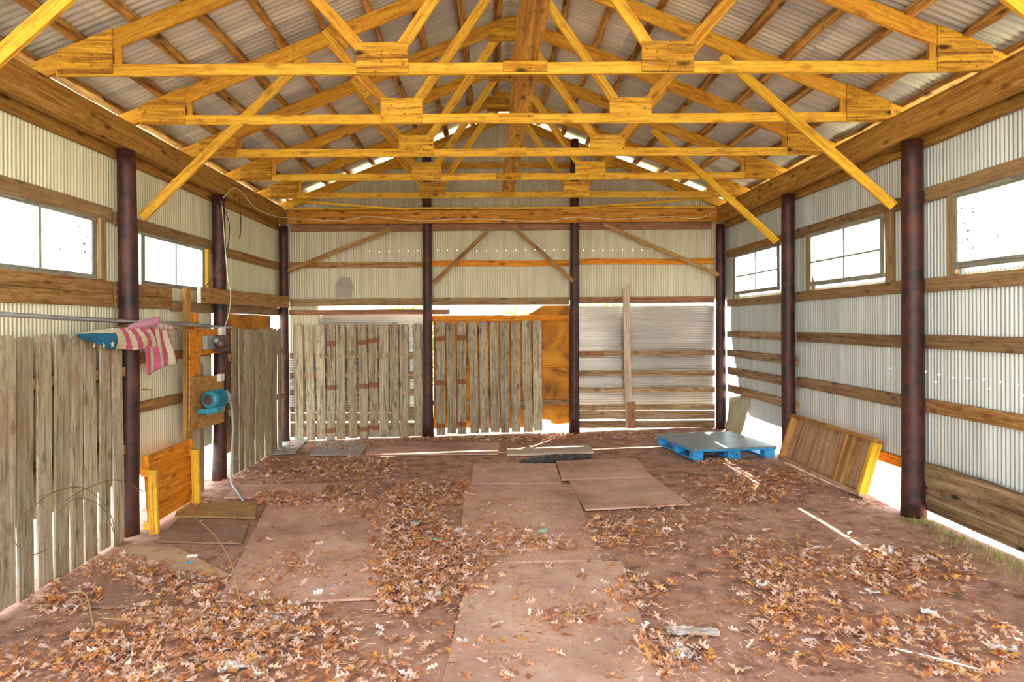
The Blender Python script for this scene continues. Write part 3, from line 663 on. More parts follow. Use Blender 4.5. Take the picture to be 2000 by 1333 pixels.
# knee braces
G = 'yellow knee braces from pole to rafter'
def knee(a, b, lab): board('knee_brace', a, b, .088, .038, 'yellow' if a[0] > 0 else 'truss', (0, 0, 1), None, lab, 'brace', G)
knee((-3.36, 3.62, 2.86), (-1.75, 3.785, 4.46), 'yellow knee brace cutting the top left corner of the view')
knee((-3.34, 6.13, 2.88), (-1.80, 6.225, 4.44), 'yellow knee brace from the flag pole up to the second truss')
knee((3.73, 5.93, 2.92), (2.25, 6.225, 4.44), 'yellow knee brace from the nearest right pole')
knee((3.73, 8.36, 2.90), (2.20, 8.665, 4.46), 'yellow knee brace from the right pole behind the pallet')
knee((3.73, 3.50, 2.92), (2.25, 3.785, 4.44), 'yellow knee brace just outside the top right corner of the view')

# ================================================================ FENCES
def picket(parent, base, top, side, w, m='picket', t=.018):
    board('picket', base, top, w, t, m, side, parent, warp=.006, top='dog', ch=.003)
# left wall fence
def fence_side(lab, y0, y1, pitch, w, ztop, name='picket_fence', X=-3.36, skip=()):
    t = thing(name, (X, (y0 + y1) / 2, ter(X)), lab, 'fence', 'panels of grey dog-eared pickets')
    n = int((y1 - y0) / pitch)
    for i in range(n):
        if i in skip: continue
        y = y0 + (i + .5) * pitch
        picket(t, (X + R.uniform(-.006, .006), y, ter(X) + R.uniform(-.01, .015)), (X + R.uniform(-.01, .01), y + R.uniform(-.012, .012), ztop + R.uniform(-.015, .02)), (0, 1, 0), w * R.uniform(.96, 1.03))
    for z in (.70, 1.42):
        board('rail', (X - .034, y0, z), (X - .034, y1, z), .085, .036, 'girtwarm', (0, 0, 1), t)
    return t
fence_side('grey dog-eared picket fence along the near left wall, under the steel pipes', 2.82, 5.90, .1885, .158, 1.775)
fence_side('grey dog-eared picket fence on the left wall beside the back corner', 8.28, 10.42, .195, .168, 1.79)
def fence_back(lab, xs, w, ztop, zbot, bands, x0, x1, rails):
    Y = 10.765
    t = thing('picket_fence', ((x0 + x1) / 2, Y, ter((x0 + x1) / 2)), lab, 'fence', 'panels of grey dog-eared pickets')
    for i, px in enumerate(xs):
        X = (px + 8.7 - VX) * Y / F
        picket(t, (X + R.uniform(-.01, .03), Y, zbot(X) + R.uniform(-.01, .02)), (X, Y, ztop + R.uniform(-.015, .012)), (1, 0, 0), w * R.uniform(.97, 1.03), 'picketb' if i in bands else 'picket')
fence_back('panel of twelve grey pickets standing against the left back bay', [574, 595, 617, 637, 656, 678, 699, 719, 741, 760, 780, 806], .148, 1.85, lambda x: ter(x) + .0, (3, 6, 7), -3.25, -1.2, (.3, 1.0, 1.6))
fence_back('panel of ten grey pickets in front of the orange panel in the centre back bay', [851, 872, 893, 914, 935, 957, 978, 998, 1019, 1040], .15, 1.885, lambda x: ter(x) + .02, (0, 2), -.93, .83, (.5, 1.05, 1.72))
# two spare pickets beside the motor pole
G = 'loose pickets between the upright and the motor pole'
for a, b, w, lab in [(7.28, 1.46, .12, 'loose picket left of the pole behind the motor, lower part showing'), (7.55, 1.4, .12, 'loose picket right beside the pole behind the motor')]:
    board('loose_picket', (-3.43, a, ter(-3.4)), (-3.43, a, b), w, .018, 'picket', (0, 1, 0), None, lab, 'picket', G, top='dog')

# ================================================================ BACK WALL SHEETS
def hcorr(name, x0, x1, z0, z1, Y, m, lab, pitch=.042, dent=0.0, holes=None, top=None):
    n = int((z1 - z0) / pitch * 6); V = []; Fc = []; nxs = max(4, int((x1 - x0) / .1)); cx = (x0 + x1) / 2
    for i in range(n + 1):
        z = z0 + (z1 - z0) * i / n
        for k in range(nxs + 1):
            x = x0 + (x1 - x0) * k / nxs
            V.append((x - cx, .010 * math.sin(2 * math.pi * z / pitch) + dent * noise.noise((x * 1.3, z * 1.3, 4)), z - z0))
    for i in range(n):
        for k in range(nxs):
            a = i * (nxs + 1) + k; Fc.append((a, a + 1, a + nxs + 2, a + nxs + 1))
    o = link(name, V, Fc, M[m], None, Matrix.Translation((cx, Y, z0)), True)
    o.modifiers.new('thickness', 'SOLIDIFY').thickness = .0015
    return tag(o, lab, 'metal sheet', 'horizontal corrugated sheets on the back wall')
hcorr('corrugated_sheet', 1.40, 3.87, 1.42, 2.135, YB, 'hsheet', 'upper shiny corrugated sheet laid sideways in the right back bay', dent=.03)
hcorr('corrugated_sheet', 1.40, 3.85, .44, 1.47, YB + .02, 'hsheet', 'lower corrugated sheet behind the slats of the right back bay', dent=.02)
hcorr('corrugated_sheet', -2.95, -1.0, 1.25, 2.09, YB, 'hsheet', 'upper corrugated sheet laid sideways behind the left back pickets', dent=.01)
hcorr('corrugated_sheet', -3.54, -1.0, .38, 1.38, YB + .02, 'hsheet', 'lower corrugated sheet laid sideways behind the left back pickets', dent=.01)
p_ = at(672, 560, 10.84)
o = plate('metal_patch', [(p_.x - .13, p_.z - .16), (p_.x + .10, p_.z - .17), (p_.x + .16, p_.z - .02), (p_.x + .12, p_.z + .16), (p_.x - .06, p_.z + .18), (p_.x - .15, p_.z + .02)], 10.843, .004, 'concrete')
tag(o, 'small grey smeared patch on the corrugated siding of the left back bay', 'patch')
# eaten orange panel in the centre bay
top = []; bot = []
n = 60
for i in range(n + 1):
    x = -.99 + 2.32 * i / n; ft = noise.noise((x * 4, 1, 0)) * .022 + noise.noise((x * 12, 2, 0)) * .012
    if x < .62: zt_ = 1.985 + ft
    elif x < .85: zt_ = 1.985 + (x - .62) / .23 * .15 + ft
    else: zt_ = 2.15
    zb_ = .10 + .05 * noise.noise((x * 3, 9, 0)) + (.10 if x > .75 and x < 1.0 else .05 if x > .9 else -.03)
    top.append((x, zt_)); bot.append((x, max(.04, zb_)))
V = []; Fc = []; rows = 14
for i in range(n + 1):
    for k in range(rows + 1):
        f = k / rows; V.append((top[i][0], .012 * noise.noise((top[i][0] * 2, f * 4, 8)), bot[i][1] + (top[i][1] - bot[i][1]) * f))
for i in range(n):
    for k in range(rows):
        a = i * (rows + 1) + k; Fc.append((a, a + rows + 1, a + rows + 2, a + 1))
o = link('rusted_panel', V, Fc, M['rust'], None, Matrix.Translation((0, 10.85, 0)), True)
o.modifiers.new('thickness', 'SOLIDIFY').thickness = .004
tag(o, 'glowing orange rust-stained panel with eaten edges behind the centre back pickets', 'panel')
# orange panel above the corner fence on the left wall
o = plate('rusted_panel', [(8.32, 1.62), (10.30, 1.62), (10.30, 1.99), (8.32, 2.0)], -3.56, .004, 'rust', plane='YZ')
tag(o, 'orange rust-stained strip above the pickets of the left wall near the corner', 'panel')
o = plate('plywood_backing', [(8.32, .12), (10.30, .12), (10.30, 1.62), (8.32, 1.62)], -3.56, .01, 'oldply', plane='YZ')
tag(o, 'brown backing board behind the pickets of the left wall near the corner', 'panel')
# torn flap of siding at the right back corner
V = []; Fc = []; n = 90
for i in range(n + 1):
    u = i / n * .85
    for k in range(9):
        v = k / 8 * .72; d = .0075 * math.sin(2 * math.pi * u / .042)
        V.append((.0 - .22 * (v / .72) ** 1.5 * (1 - u * .3) + d, u, -v))
for i in range(n):
    for k in range(8):
        a = i * 9 + k; Fc.append((a, a + 9, a + 10, a + 1))
mt = Matrix.Translation((XR - .015, 9.86, .74)) @ Matrix.Rotation(math.radians(-10), 4, 'X')
o = link('bent_siding', V, Fc, M['flap'], None, mt, True); tag(o, 'torn flap of corrugated siding bent inward at the right back corner', 'metal sheet')
o.modifiers.new('thickness', 'SOLIDIFY').thickness = .0015

# ================================================================ LEFT WALL FITTINGS
pbd = board('projecting_board', (-3.345, 7.33, 2.19), (-3.345, 10.52, 2.215), .185, .04, 'girtwarm', (0, 0, 1), None, 'long thick board fixed across the left wall poles with a pale cut end', 'board')
board('cut_end', (-3.345, 7.322, 2.098), (-3.345, 7.322, 2.282), .042, .012, 'white', (1, 0, 0), pbd, warp=0)
board('upright_timber', (-3.41, 7.16, ter(-3.4)), (-3.41, 7.16, 2.26), .10, .05, 'plyboard', (0, 1, 0), None, 'brown upright timber left of the motor board', 'timber')
board('upright_timber', (-3.40, 7.335, 1.50), (-3.40, 7.335, 1.98), .09, .04, 'orange', (0, 1, 0), None, 'short orange upright block above the switch board', 'timber')
# switch board: plywood cut like a bracket
t = thing('switch_board', (-3.365, 7.5, 1.28), 'plywood bracket board on the left wall carrying the grey switch box', 'board')
plate('board_panel', [(7.12, 1.27), (7.36, 1.27), (7.36, 1.50), (7.92, 1.50), (7.92, 1.58), (7.40, 1.58), (7.40, 1.70), (7.92, 1.70), (7.92, 1.80), (7.12, 1.80)], -3.372, .018, 'orange', t, 'YZ')
t = thing('switch_box', (-3.354, 7.55, 1.64), 'grey metal switch box with dark round lever on the plywood bracket board', 'switch')
box('box_housing', (-3.325, 7.53, 1.64), (.055, .22, .16), 'grey', t)
box('dark_housing', (-3.30, 7.80, 1.62), (.11, .22, .20), 'darkmetal', t, .012)
tube('conduit_knob', [(-3.30, 7.66, 1.62), (-3.19, 7.64, 1.62)], .055, 'darkmetal', t, 16)
tube('conduit_knob', [(-3.30, 7.60, 1.66), (-3.24, 7.58, 1.66)], .035, 'grey', t, 16)
tag(box('outlet_box', (-3.32, 7.88, 1.76), (.05, .12, .12), 'white'), 'white square junction box above the dark switch housing', 'box')
o = plate('motor_board', [(7.10, .66), (8.02, .63), (8.00, 1.22), (7.12, 1.27)], -3.372, .018, 'plyboard', plane='YZ'); tag(o, 'brown plywood board on the left wall carrying the blue motor', 'board')
tag(box('outlet_box', (-3.33, 7.86, 1.20), (.05, .11, .09), 'white'), 'small white outlet on the top corner of the motor board', 'box')
# electric motor
t = thing('electric_motor', (-3.25, 7.35, .84), 'blue electric motor mounted on the plywood board', 'motor')
def lathe(prof, n=28):
    V = []; Fc = []
    for y, r in prof:
        for j in range(n):
            a = 2 * math.pi * j / n; V.append((r * math.cos(a), y, r * math.sin(a)))
    for i in range(len(prof) - 1):
        for j in range(n): q = i * n + j; w = i * n + (j + 1) % n; Fc.append((q, q + n, w + n, w))
    Fc.append(tuple(range(n))); Fc.append(tuple((len(prof) - 1) * n + j for j in range(n - 1, -1, -1))); return V, Fc
mt = Matrix.Translation((-3.20, 7.22, 1.0)) @ Matrix.Rotation(math.radians(-14), 4, 'Z')
V, Fc = lathe([(0, .05), (.0, .088), (.015, .100), (.06, .103), (.065, .098), (.22, .098), (.23, .09)]); link('motor_body', V, Fc, M['motor'], t, mt, True)
V, Fc = lathe([(.23, .088), (.30, .082), (.34, .05), (.40, .02)]); link('rear_bell', V, Fc, M['grey'], t, mt, True)
fins = []
for j in range(26):
    a = 2 * math.pi * j / 26; c_, s_ = math.cos(a), math.sin(a)
    fins.append(([(c_ * .096 - s_ * .002, .07, s_ * .096 + c_ * .002), (c_ * .096 + s_ * .002, .07, s_ * .096 - c_ * .002), (c_ * .108, .07, s_ * .108),
                  (c_ * .096 - s_ * .002, .21, s_ * .096 + c_ * .002), (c_ * .096 + s_ * .002, .21, s_ * .096 - c_ * .002), (c_ * .108, .21, s_ * .108)],
                 [(0, 1, 2), (5, 4, 3), (0, 2, 5, 3), (1, 4, 5, 2), (0, 3, 4, 1)]))
V, Fc = merge(*fins); link('cooling_fins', V, Fc, M['motor'], t, mt)
V, Fc = lathe([(-.004, .03), (-.004, .060), (.0, .062)]); link('fan_grille', V, Fc, M['darkmetal'], t, mt, True)
box('terminal_box', (-3.18, 7.33, .88), (.12, .14, .07), 'motor', t, .01); box('motor_foot', (-3.26, 7.28, .865), (.16, .05, .05), 'motor', t)
t2 = plate('motor_bracket', [(7.38, .80), (7.78, .80), (7.76, 1.0), (7.52, 1.06)], -3.30, .06, 'grey', plane='YZ'); tag(t2, 'grey sheet metal bracket between the blue motor and the board', 'bracket')
tube('flexible_conduit', [(-3.27, 7.72, 1.0), (-3.22, 7.86, .92), (-3.19, 7.88, .60), (-3.18, 7.80, .20), (-3.14, 7.70, -.03), (-2.9, 7.3, -.07), (-2.72, 6.98, -.07)], .014, 'hose', n=10,
     label='grey conduit hanging from the motor to the dirt floor', cat='conduit')
tube('cable', [(-3.30, 7.9, 1.8), (-3.28, 8.0, 2.0), (-3.28, 8.05, 2.25), (-3.30, 8.0, 2.5), (-3.38, 8.03, 3.4)], .006, 'wirewhite', n=6, label='pale cable rising along the motor pole to the header', cat='cable')
tube('cable', [(-3.37, 7.9, 3.45), (-3.35, 8.2, 3.10), (-3.36, 8.0, 2.6), (-3.50, 7.8, 2.30)], .006, 'wiredark', n=6, label='dark cable hanging beside the second left pole', cat='cable')
tube('cable', [(-3.38, 8.6, 3.55), (-3.37, 8.62, 3.2), (-3.36, 8.55, 3.0)], .006, 'wiredark', n=6, label='short dark cable end hanging from the left header beam', cat='cable')
tube('cable', [(-3.37, 8.05, 3.45), (-3.375, 8.5, 3.66), (-3.375, 9.2, 3.52), (-3.375, 10.0, 3.54), (-3.33, 10.54, 3.60)], .006, 'wirewhite', n=6, label='pale cable tacked along the left header beam', cat='cable')
tube('cable', [(-3.33, 10.55, 3.60), (-2.5, 10.555, 3.56), (-2.0, 10.55, 3.62), (-1.2, 10.555, 3.55), (-.3, 10.555, 3.58), (.8, 10.555, 3.53), (1.4, 10.555, 3.6), (2.0, 10.555, 3.56), (2.9, 10.555, 3.60), (3.4, 10.555, 3.57), (3.70, 10.55, 3.68)], .006, 'wirewhite', n=6,
     label='long pale cable sagging along the back header beam', cat='cable')
tube('wall_hook', [(-3.53, 6.20, 1.12), (-3.46, 6.22, .99 + .09), (-3.44, 6.24, 1.045), (-3.44, 6.42, 1.05), (-3.44, 6.48, 1.06), (-3.45, 6.49, 1.19), (-3.53, 6.45, 1.2)], .008, 'hook', curve=False, label='yellow steel hook on the left siding below the flag', cat='hook')
# pipes
tube('steel_pipe', [(-3.335, 3.45, 1.955), (-3.335, 8.22, 1.812)], .019, 'pipe', n=14, label='long steel pipe hung along the left wall, flag draped over it', cat='pipe')
tube('steel_pipe', [(-3.357, 5.0, 1.90), (-3.357, 7.32, 1.862)], .014, 'pipe', n=14, label='thinner shorter steel pipe lying behind the long pipe', cat='pipe')
tube('flag_stick', [(-3.31, 5.25, 1.79), (-3.30, 6.2, 1.875), (-3.30, 6.7, 1.81)], .008, 'bramble', n=8, label='thin bent wooden stick under the flag', cat='stick')

# flag: draped cloth with stripes, canton and stars
t = thing('flag', (-3.29, 6.0, 1.85), 'faded red, cream and blue striped flag with white stars draped over the steel pipe', 'flag')
def cloth(name, fn, nu, nv, colour):
    V = []; Fc = []; idx = []; mats = [M['flagred'], M['flagcream'], M['flagblue'], M['flagpink']]
    for i in range(nu + 1):
        for j in range(nv + 1): V.append(fn(i / nu, j / nv) - Vector((-3.29, 6, 1.85)))
    for i in range(nu):
        for j in range(nv):
            a = i * (nv + 1) + j; Fc.append((a, a + nv + 1, a + nv + 2, a + 1)); idx.append(colour((i + .5) / nu, (j + .5) / nv))
    o = link(name, V, Fc, None, t, Matrix.Translation((-3.29, 6, 1.85)), True, mats, idx)
    o.modifiers.new('thickness', 'SOLIDIFY').thickness = .0015
    return o
def pxX(px, py, X): return atX(px, py, X)
def bil(q, u, v): return (q[0] * (1 - u) + q[1] * u) * (1 - v) + (q[3] * (1 - u) + q[2] * u) * v
def lobe(u, v):                                   # left wing, canton and slanted stripes
    tpx = 145 + (293 - 145) * u
    ty = 648 - 12 * u - 4 * math.sin(u * 3.14)
    by = 650 + 30 * min(1, u * 2.1) ** .8 + 1.5 * math.sin(u * 20)
    p = atX(tpx + 14 * v * u, ty + (by - ty) * v, -3.27)
    p.x += .03 * math.sin(v * math.pi) + .012 * math.sin(u * 16 + v * 2) * v; return p
def lobecol(u, v):
    s = u * 148
    if s < 74: return 1 if v < .22 else 2
    k = (s - 78 - v * 6) / 9.3
    return 1 if k < 0 else (1 if int(k) % 2 == 0 else 0)
fold = cloth('flag_fold', lobe, 90, 22, lobecol)
def hang(u, v):                                   # part hanging down behind
    tx = 279 + 44 * u; bx = 281 + 60 * u
    px = tx + (bx - tx) * v; by = 729 - 26 * u ** 1.3 + 3 * math.sin(u * 9); py = 638 + (by - 638) * v
    p = atX(px, py, -3.275); p.x += (.013 * math.sin(u * 14 + v * .8) * (.3 + v) ) + .012; return p
cloth('flag_tail', hang, 72, 20, lambda u, v: [0, 1, 0, 1, 0, 1, 0][min(6, int((u + .02 * math.sin(v * 7)) * 6.2))] )
def topf(u, v):                                   # pink fold laid over the pipe
    px = 250 + 62 * u; ty = 634 - 19 * (u ** .7); by = 642 - 8 * u
    py = ty + (by - ty) * v; X = -3.27 + .035 * math.sin(v * math.pi) - .02 * (1 - v); return atX(px, py, X)
cloth('flag_top_fold', topf, 20, 12, lambda u, v: 3)
def topg(u, v):
    px = 308 + 32 * u; py = 626 + 8 * u + (15 - 6 * u) * v; return atX(px, py, -3.265 + .03 * math.sin(v * math.pi))
cloth('flag_top_fold', topg, 24, 8, lambda u, v: 1 if (int(u * 7) % 2) else 3)
def star(px, py, r, X=-3.222):
    c = atX(px, py, X); V = [(0, 0, 0)]
    for k in range(10):
        a = math.pi / 2 + k * math.pi / 5; q = r if k % 2 == 0 else r * .42; V.append((0, q * math.cos(a), q * math.sin(a)))
    V = V + [(-.002, v[1], v[2]) for v in V]
    Fc = [(0, 1 + k, 1 + (k + 1) % 10) for k in range(10)] + [(1 + k, 12 + k, 12 + (k + 1) % 10, 1 + (k + 1) % 10) for k in range(10)]
    link('star', V, Fc, M['white'], fold, Matrix.Translation(c))
star(220, 670, .030, -3.232); star(203, 672, .022, -3.235); star(184, 672, .022, -3.24); star(219, 640, .022, -3.236)

# overturned low table leaning on the left wall (orange boards, leg frames towards the room)
t = thing('overturned_table', (-3.25, 6.6, ter(-3.3)), 'low orange plank table tipped on its side against the left wall', 'table')
zf = ter(-3.3)
for i in range(4):
    z0 = zf + .03 + i * .165
    board('top_plank', (-3.30 - i * .012, 6.14, z0 + .08), (-3.30 - i * .012, 7.06, z0 + .08), .169, .022, 'orange', (0, 0, 1), t)
board('table_edge', (-3.27, 6.14, zf + .03), (-3.325, 6.14, zf + .70), .05, .03, 'orange', (1, 0, 0), t)
board('table_edge', (-3.27, 7.05, zf + .03), (-3.325, 7.05, zf + .70), .05, .03, 'orange', (1, 0, 0), t)
for y, X, m_ in ((5.99, -3.16, 'truss'), (6.93, -3.20, 'yellow')):
    board('table_leg', (X, y, zf + .0), (X - .02, y, zf + .60), .085, .038, m_, (1, 0, 0), t)
    board('leg_crosspiece', (X + .02, y + .04, zf + .55), (-3.30, y + .04, zf + .57), .075, .03, 'orange', (0, 0, 1), t)
    board('leg_crosspiece', (X + .02, y + .04, zf + .06), (-3.28, y + .04, zf + .06), .075, .03, m_, (0, 0, 1), t)
# framed plywood leaning on the right wall
t = thing('leaning_frame', (3.8, 7.2, ter(3.8)), 'lumber frame with weathered plywood back leaning against the right wall', 'frame')
zf = ter(3.8) + .0
def lp(y, f, off=0.0):                            # f 0 bottom .. 1 top, off towards the room
    return Vector((3.70 + .155 * f - off * .96, y - .02 * f, zf + .02 + .545 * f + off * .26))
up = (lp(7, 1) - lp(7, 0)).normalized(); nrm_ = Vector((0, 1, 0)).cross(up)
V = [lp(6.38, 0, -.012), lp(8.12, 0, -.012), lp(8.12, 1, -.012), lp(6.38, 1, -.012)]; V += [v + Vector((-.012, 0, .003)) for v in V]
ctr = lp(7.2, .5); V = [v - ctr for v in V]
mm_ = frame(lp(6.38, .5), lp(8.12, .5), up)
board('plywood_back', lp(7.25, .01, -.018), lp(7.25, .99, -.018), 1.70, .012, 'oldply', (0, 1, 0), t, warp=0)
board('top_rail', lp(6.36, 1, .02), lp(8.16, 1, .02), .04, .085, 'plyboard', up, t)
board('bottom_rail', lp(6.36, 0.02, .02), lp(8.16, 0.02, .02), .04, .085, 'oldply', up, t)
for y, m_, w_ in ((8.12, 'plyboard', .05), (6.86, 'plyboard', .04), (6.74, 'girtwarm', .035), (6.39, 'yellow', .06)):
    board('stud', lp(y, .04, .02), lp(y, .96, .02), w_, .085, m_, (0, 1, 0), t)

# pallet
def pallet():
    cx, cy, rz = 3.06, 8.86, math.radians(9)
    t = thing('pallet', (cx, cy, ter(cx)), 'blue plastic-looking pallet with worn grey deck lying by the right back corner', 'pallet', rz=rz)
    mw = WM[t.name]; s = 1.17
    def pb(name, c, sz, m, bev=.01):
        o = box(name, (0, 0, 0), sz, m, None, bev); o.parent = t; o.matrix_parent_inverse = Matrix.Identity(4); o.matrix_basis = Matrix.Translation(c)
    pb('deck', (0, 0, .145), (s, s, .022), 'pallettop', .012)
    pb('deck_rim', (0, 0, .125), (s - .01, s - .01, .03), 'palletblue')
    for i in (-1, 0, 1):
        for j in (-1, 0, 1): pb('block', (i * .50, j * .50, .06), (.145 if i else .17, .13, .12), 'palletblue', .014)
    for i in (-1, 0, 1): pb('bottom_runner', (i * .5, 0, .012), (.12, s - .04, .02), 'palletblue')
    # two dark stencil marks on the middle front block
    V, Fc = merge(boxgeo(-.03, 0, .02, .035, .003, .008), boxgeo(-.024, 0, .0, .009, .003, .04), boxgeo(.025, 0, .012, .022, .003, .007), boxgeo(.033, 0, -.002, .007, .003, .034), boxgeo(.02, 0, -.008, .022, .003, .016))
    o = link('stencil_mark', V, Fc, M['wiredark'], None, None); o.parent = t; o.matrix_parent_inverse = Matrix.Identity(4); o.matrix_basis = Matrix.Translation((0, -.5665, .07))
pallet()

# ================================================================ FLOOR SHEETS
def sheet(quad, m, lab, th=.013, lift=0.0, name='plywood_sheet', rough=.006, group='boards laid flat on the dirt floor', px=True):
    P = [Vector((*fl(*q), 0)) if px else Vector((*q, 0)) for q in quad]
    n = 14; V = []; Fc = []; c = sum(P, Vector()) / 4; sd = R.random() * 90
    for f in (1, 0):
        for i in range(n + 1):
            for j in range(n + 1):
                u, v = i / n, j / n; e = 0.0
                p = bil(P, u, v)
                if i in (0, n): p = p + Vector((noise.noise((v * 9, sd, i)) * rough, 0, 0))
                if j in (0, n): p = p + Vector((0, noise.noise((u * 9, sd, j)) * rough, 0))
                z = ter(p.x) + .001 + lift + (th if f else -.002) + .003 * noise.noise((p.x * 1.5, p.y * 1.5, sd))
                V.append((p.x - c.x, p.y - c.y, z - ter(c.x)))
    N_ = (n + 1) ** 2
    for i in range(n):
        for j in range(n):
            a = i * (n + 1) + j; Fc.append((a, a + n + 1, a + n + 2, a + 1)); Fc.append((a + N_, a + N_ + 1, a + N_ + n + 2, a + N_ + n + 1))
    ring = [i * (n + 1) for i in range(n + 1)] + [n * (n + 1) + j for j in range(1, n + 1)] + [i * (n + 1) + n for i in range(n - 1, -1, -1)] + [j for j in range(n - 1, 0, -1)]
    for k in range(len(ring)):
        a, b = ring[k], ring[(k + 1) % len(ring)]; Fc.append((a, b, b + N_, a + N_))
    o = link(name, V, Fc, M[m], None, Matrix.Translation((c.x, c.y, ter(c.x)))); return tag(o, lab, 'board', group)
sheet([(522, 984), (760, 978), (757, 1170), (420, 1183)], 'osb', 'big dusty sheet left of the leaf pile in the middle of the floor')
sheet([(918, 1106), (1213, 1101), (1305, 1390), (848, 1390)], 'osb', 'big dusty sheet running out of the bottom edge of the view')
sheet([(907, 948), (1117, 948), (1174, 1099), (892, 1103)], 'osb', 'dusty sheet in the middle of the floor, below the two raised sheets')
sheet([(925, 908), (1083, 908), (1096, 947), (918, 947)], 'osb', 'small dusty sheet behind the middle one, left of the raised sheets')
sheet([(1085, 905), (1240, 900), (1272, 937), (1096, 942)], 'osb', 'thin raised sheet, the farther of two in front of the pallet', lift=.012)
sheet([(1110, 944), (1274, 938), (1347, 992), (1142, 1002)], 'osb', 'thin raised sheet, the nearer of two in front of the pallet', lift=.014)
sheet([(258, 1067), (345, 1070), (450, 1126), (185, 1114)], 'osbtan', 'pale tan board beside the picket fence')
sheet([(180, 1140), (330, 1146), (345, 1189), (104, 1183)], 'osbdark', 'brown board near the fence at the lower left')
sheet([(352, 977), (500, 982), (497, 1012), (340, 1008)], 'osbgold', 'golden brown board in front of the overturned table')
sheet([(345, 1014), (486, 1018), (470, 1062), (305, 1057)], 'osbdark', 'half-buried brown board between the tan and golden boards')
sheet([(620, 862), (722, 862), (703, 889), (604, 889)], 'concrete', 'grey sheet at the back left of the floor')
sheet([(728, 864), (975, 866), (972, 889), (712, 889)], 'osb', 'faint sheet lying along the back under the sun streak')
sheet([(465, 947), (640, 945), (618, 974), (436, 972)], 'osb', 'half-buried sheet behind the big left one')
sheet([(500, 862), (600, 858), (575, 885), (470, 890)], 'concrete', 'pale dusty board along the foot of the left corner fence')
sheet([(990, 880), (1150, 873), (1159, 887), (989, 892)], 'whitewood', 'whitish board in front of the orange panel', th=.03)
sheet([(2.70, 10.25), (3.62, 10.35), (3.70, 8.9), (2.75, 8.6)], 'concrete', 'grey sheet under the blue pallet', px=False)

# black plastic heap
V = []; Fc = []; n1, n2 = 44, 14
a0, a1 = Vector((*fl(1012, 906), 0)), Vector((*fl(1156, 894), 0))
for i in range(n1 + 1):
    for j in range(n2 + 1):
        u, v = i / n1, j / n2; p = a0 + (a1 - a0) * u; w_ = .16 * (math.sin(u * math.pi) ** .5) * (1 + .4 * noise.noise((u * 6, 3, 1)))
        h = .055 * math.sin(v * math.pi) * (math.sin(u * math.pi) ** .4) * (.7 + .8 * abs(noise.noise((u * 9, v * 3, 5)))) + .012 * noise.noise((u * 30, v * 8, 1))
        y = p.y + (v - .5) * 2 * w_; V.append((p.x - a0.x, y - a0.y, max(0, h) + .004 + ter(p.x) - ter(a0.x)))
for i in range(n1):
    for j in range(n2):
        a = i * (n2 + 1) + j; Fc.append((a, a + n2 + 1, a + n2 + 2, a + 1))
o = link('crumpled_tarp', V, Fc, M['plasticblack'], None, Matrix.Translation((a0.x, a0.y, ter(a0.x) + .012)), True); tag(o, 'crumpled black plastic in front of the whitish board', 'plastic')

# litter
def litter(name, px, py, sx_, sy_, rz, m, lab, cat='litter', h=.012, crumple=.01):
    x, y = fl(px, py); V = []; Fc = []; n = 8; sd = R.random() * 60
    for i in range(n + 1):
        for j in range(n + 1):
            u, v = i / n - .5, j / n - .5
            e = 1 + .12 * noise.noise((u * 4, v * 4, sd))
            V.append((u * sx_ * e, v * sy_ * e, h + crumple * noise.noise((u * 7, v * 7, sd + 5))))
    for i in range(n):
        for j in range(n):
            a = i * (n + 1) + j; Fc.append((a, a + n + 1, a + n + 2, a + 1))
    o = link(name, V, Fc, M[m], None, Matrix.Translation((x, y, ter(x) + .006)) @ Matrix.Rotation(rz, 4, 'Z')); o.modifiers.new('thickness', 'SOLIDIFY').thickness = .003
    return tag(o, lab, cat)
litter('cardboard_scrap', 537, 1208, .20, .13, -.05, 'paper', 'flat pale scrap of board below the big left sheet', 'scrap')
litter('crumpled_wrapper', 470, 1297, .24, .12, -.05, 'paper', 'white crumpled wrapper at the bottom of the view, left', 'wrapper', crumple=.022)
litter('crumpled_wrapper', 438, 1302, .10, .11, .6, 'white', 'small white wrapper beside the larger one at the bottom left', 'wrapper', crumple=.03)
litter('crumpled_wrapper', 507, 1318, .07, .05, .3, 'paper', 'tiny torn paper below the large white wrapper', 'wrapper', crumple=.04)
litter('plastic_bottle_scrap', 1350, 1240, .30, .10, -.05, 'clear', 'flattened dusty plastic bottle right of the bottom sheet', 'plastic', crumple=.02)
litter('plastic_bottle_scrap', 1325, 1280, .10, .16, .4, 'clear', 'crushed clear plastic cup below the flattened bottle', 'plastic', crumple=.05)
litter('paper_scrap', 1701, 1163, .07, .07, .2, 'white', 'small white card among the leaves at the lower right', 'paper')
litter('paper_scrap', 1588, 1078, .20, .035, .35, 'paper', 'pale splinter of wood left of the blue litter', 'splinter')
litter('paper_scrap', 1729, 1084, .07, .08, .8, 'white', 'crumpled pale blue-white paper at the edge of the right leaf pile', 'paper', crumple=.05)
litter('paper_scrap', 1488, 1151, .09, .05, -.5, 'white', 'white wrapper in the right leaf pile', 'paper', crumple=.05)
litter('paper_scrap', 1955, 1275, .13, .07, -.4, 'paper', 'pale torn cardboard near the lower right corner', 'paper', crumple=.03)
litter('paper_scrap', 1812, 1205, .08, .04, -.5, 'white', 'white scrap right of the small white card', 'paper', crumple=.03)
litter('bottle_cap', 366, 1101, .035, .03, 0, 'cyan', 'small blue litter on the tan board', 'litter', crumple=.02)
litter('paper_scrap', 374, 1088, .09, .02, .5, 'white', 'thin white strip above the blue litter', 'paper', crumple=.02)
litter('bottle_cap', 1058, 1042, .07, .05, 0, 'mint', 'mint green litter on the middle sheet', 'litter', crumple=.02)
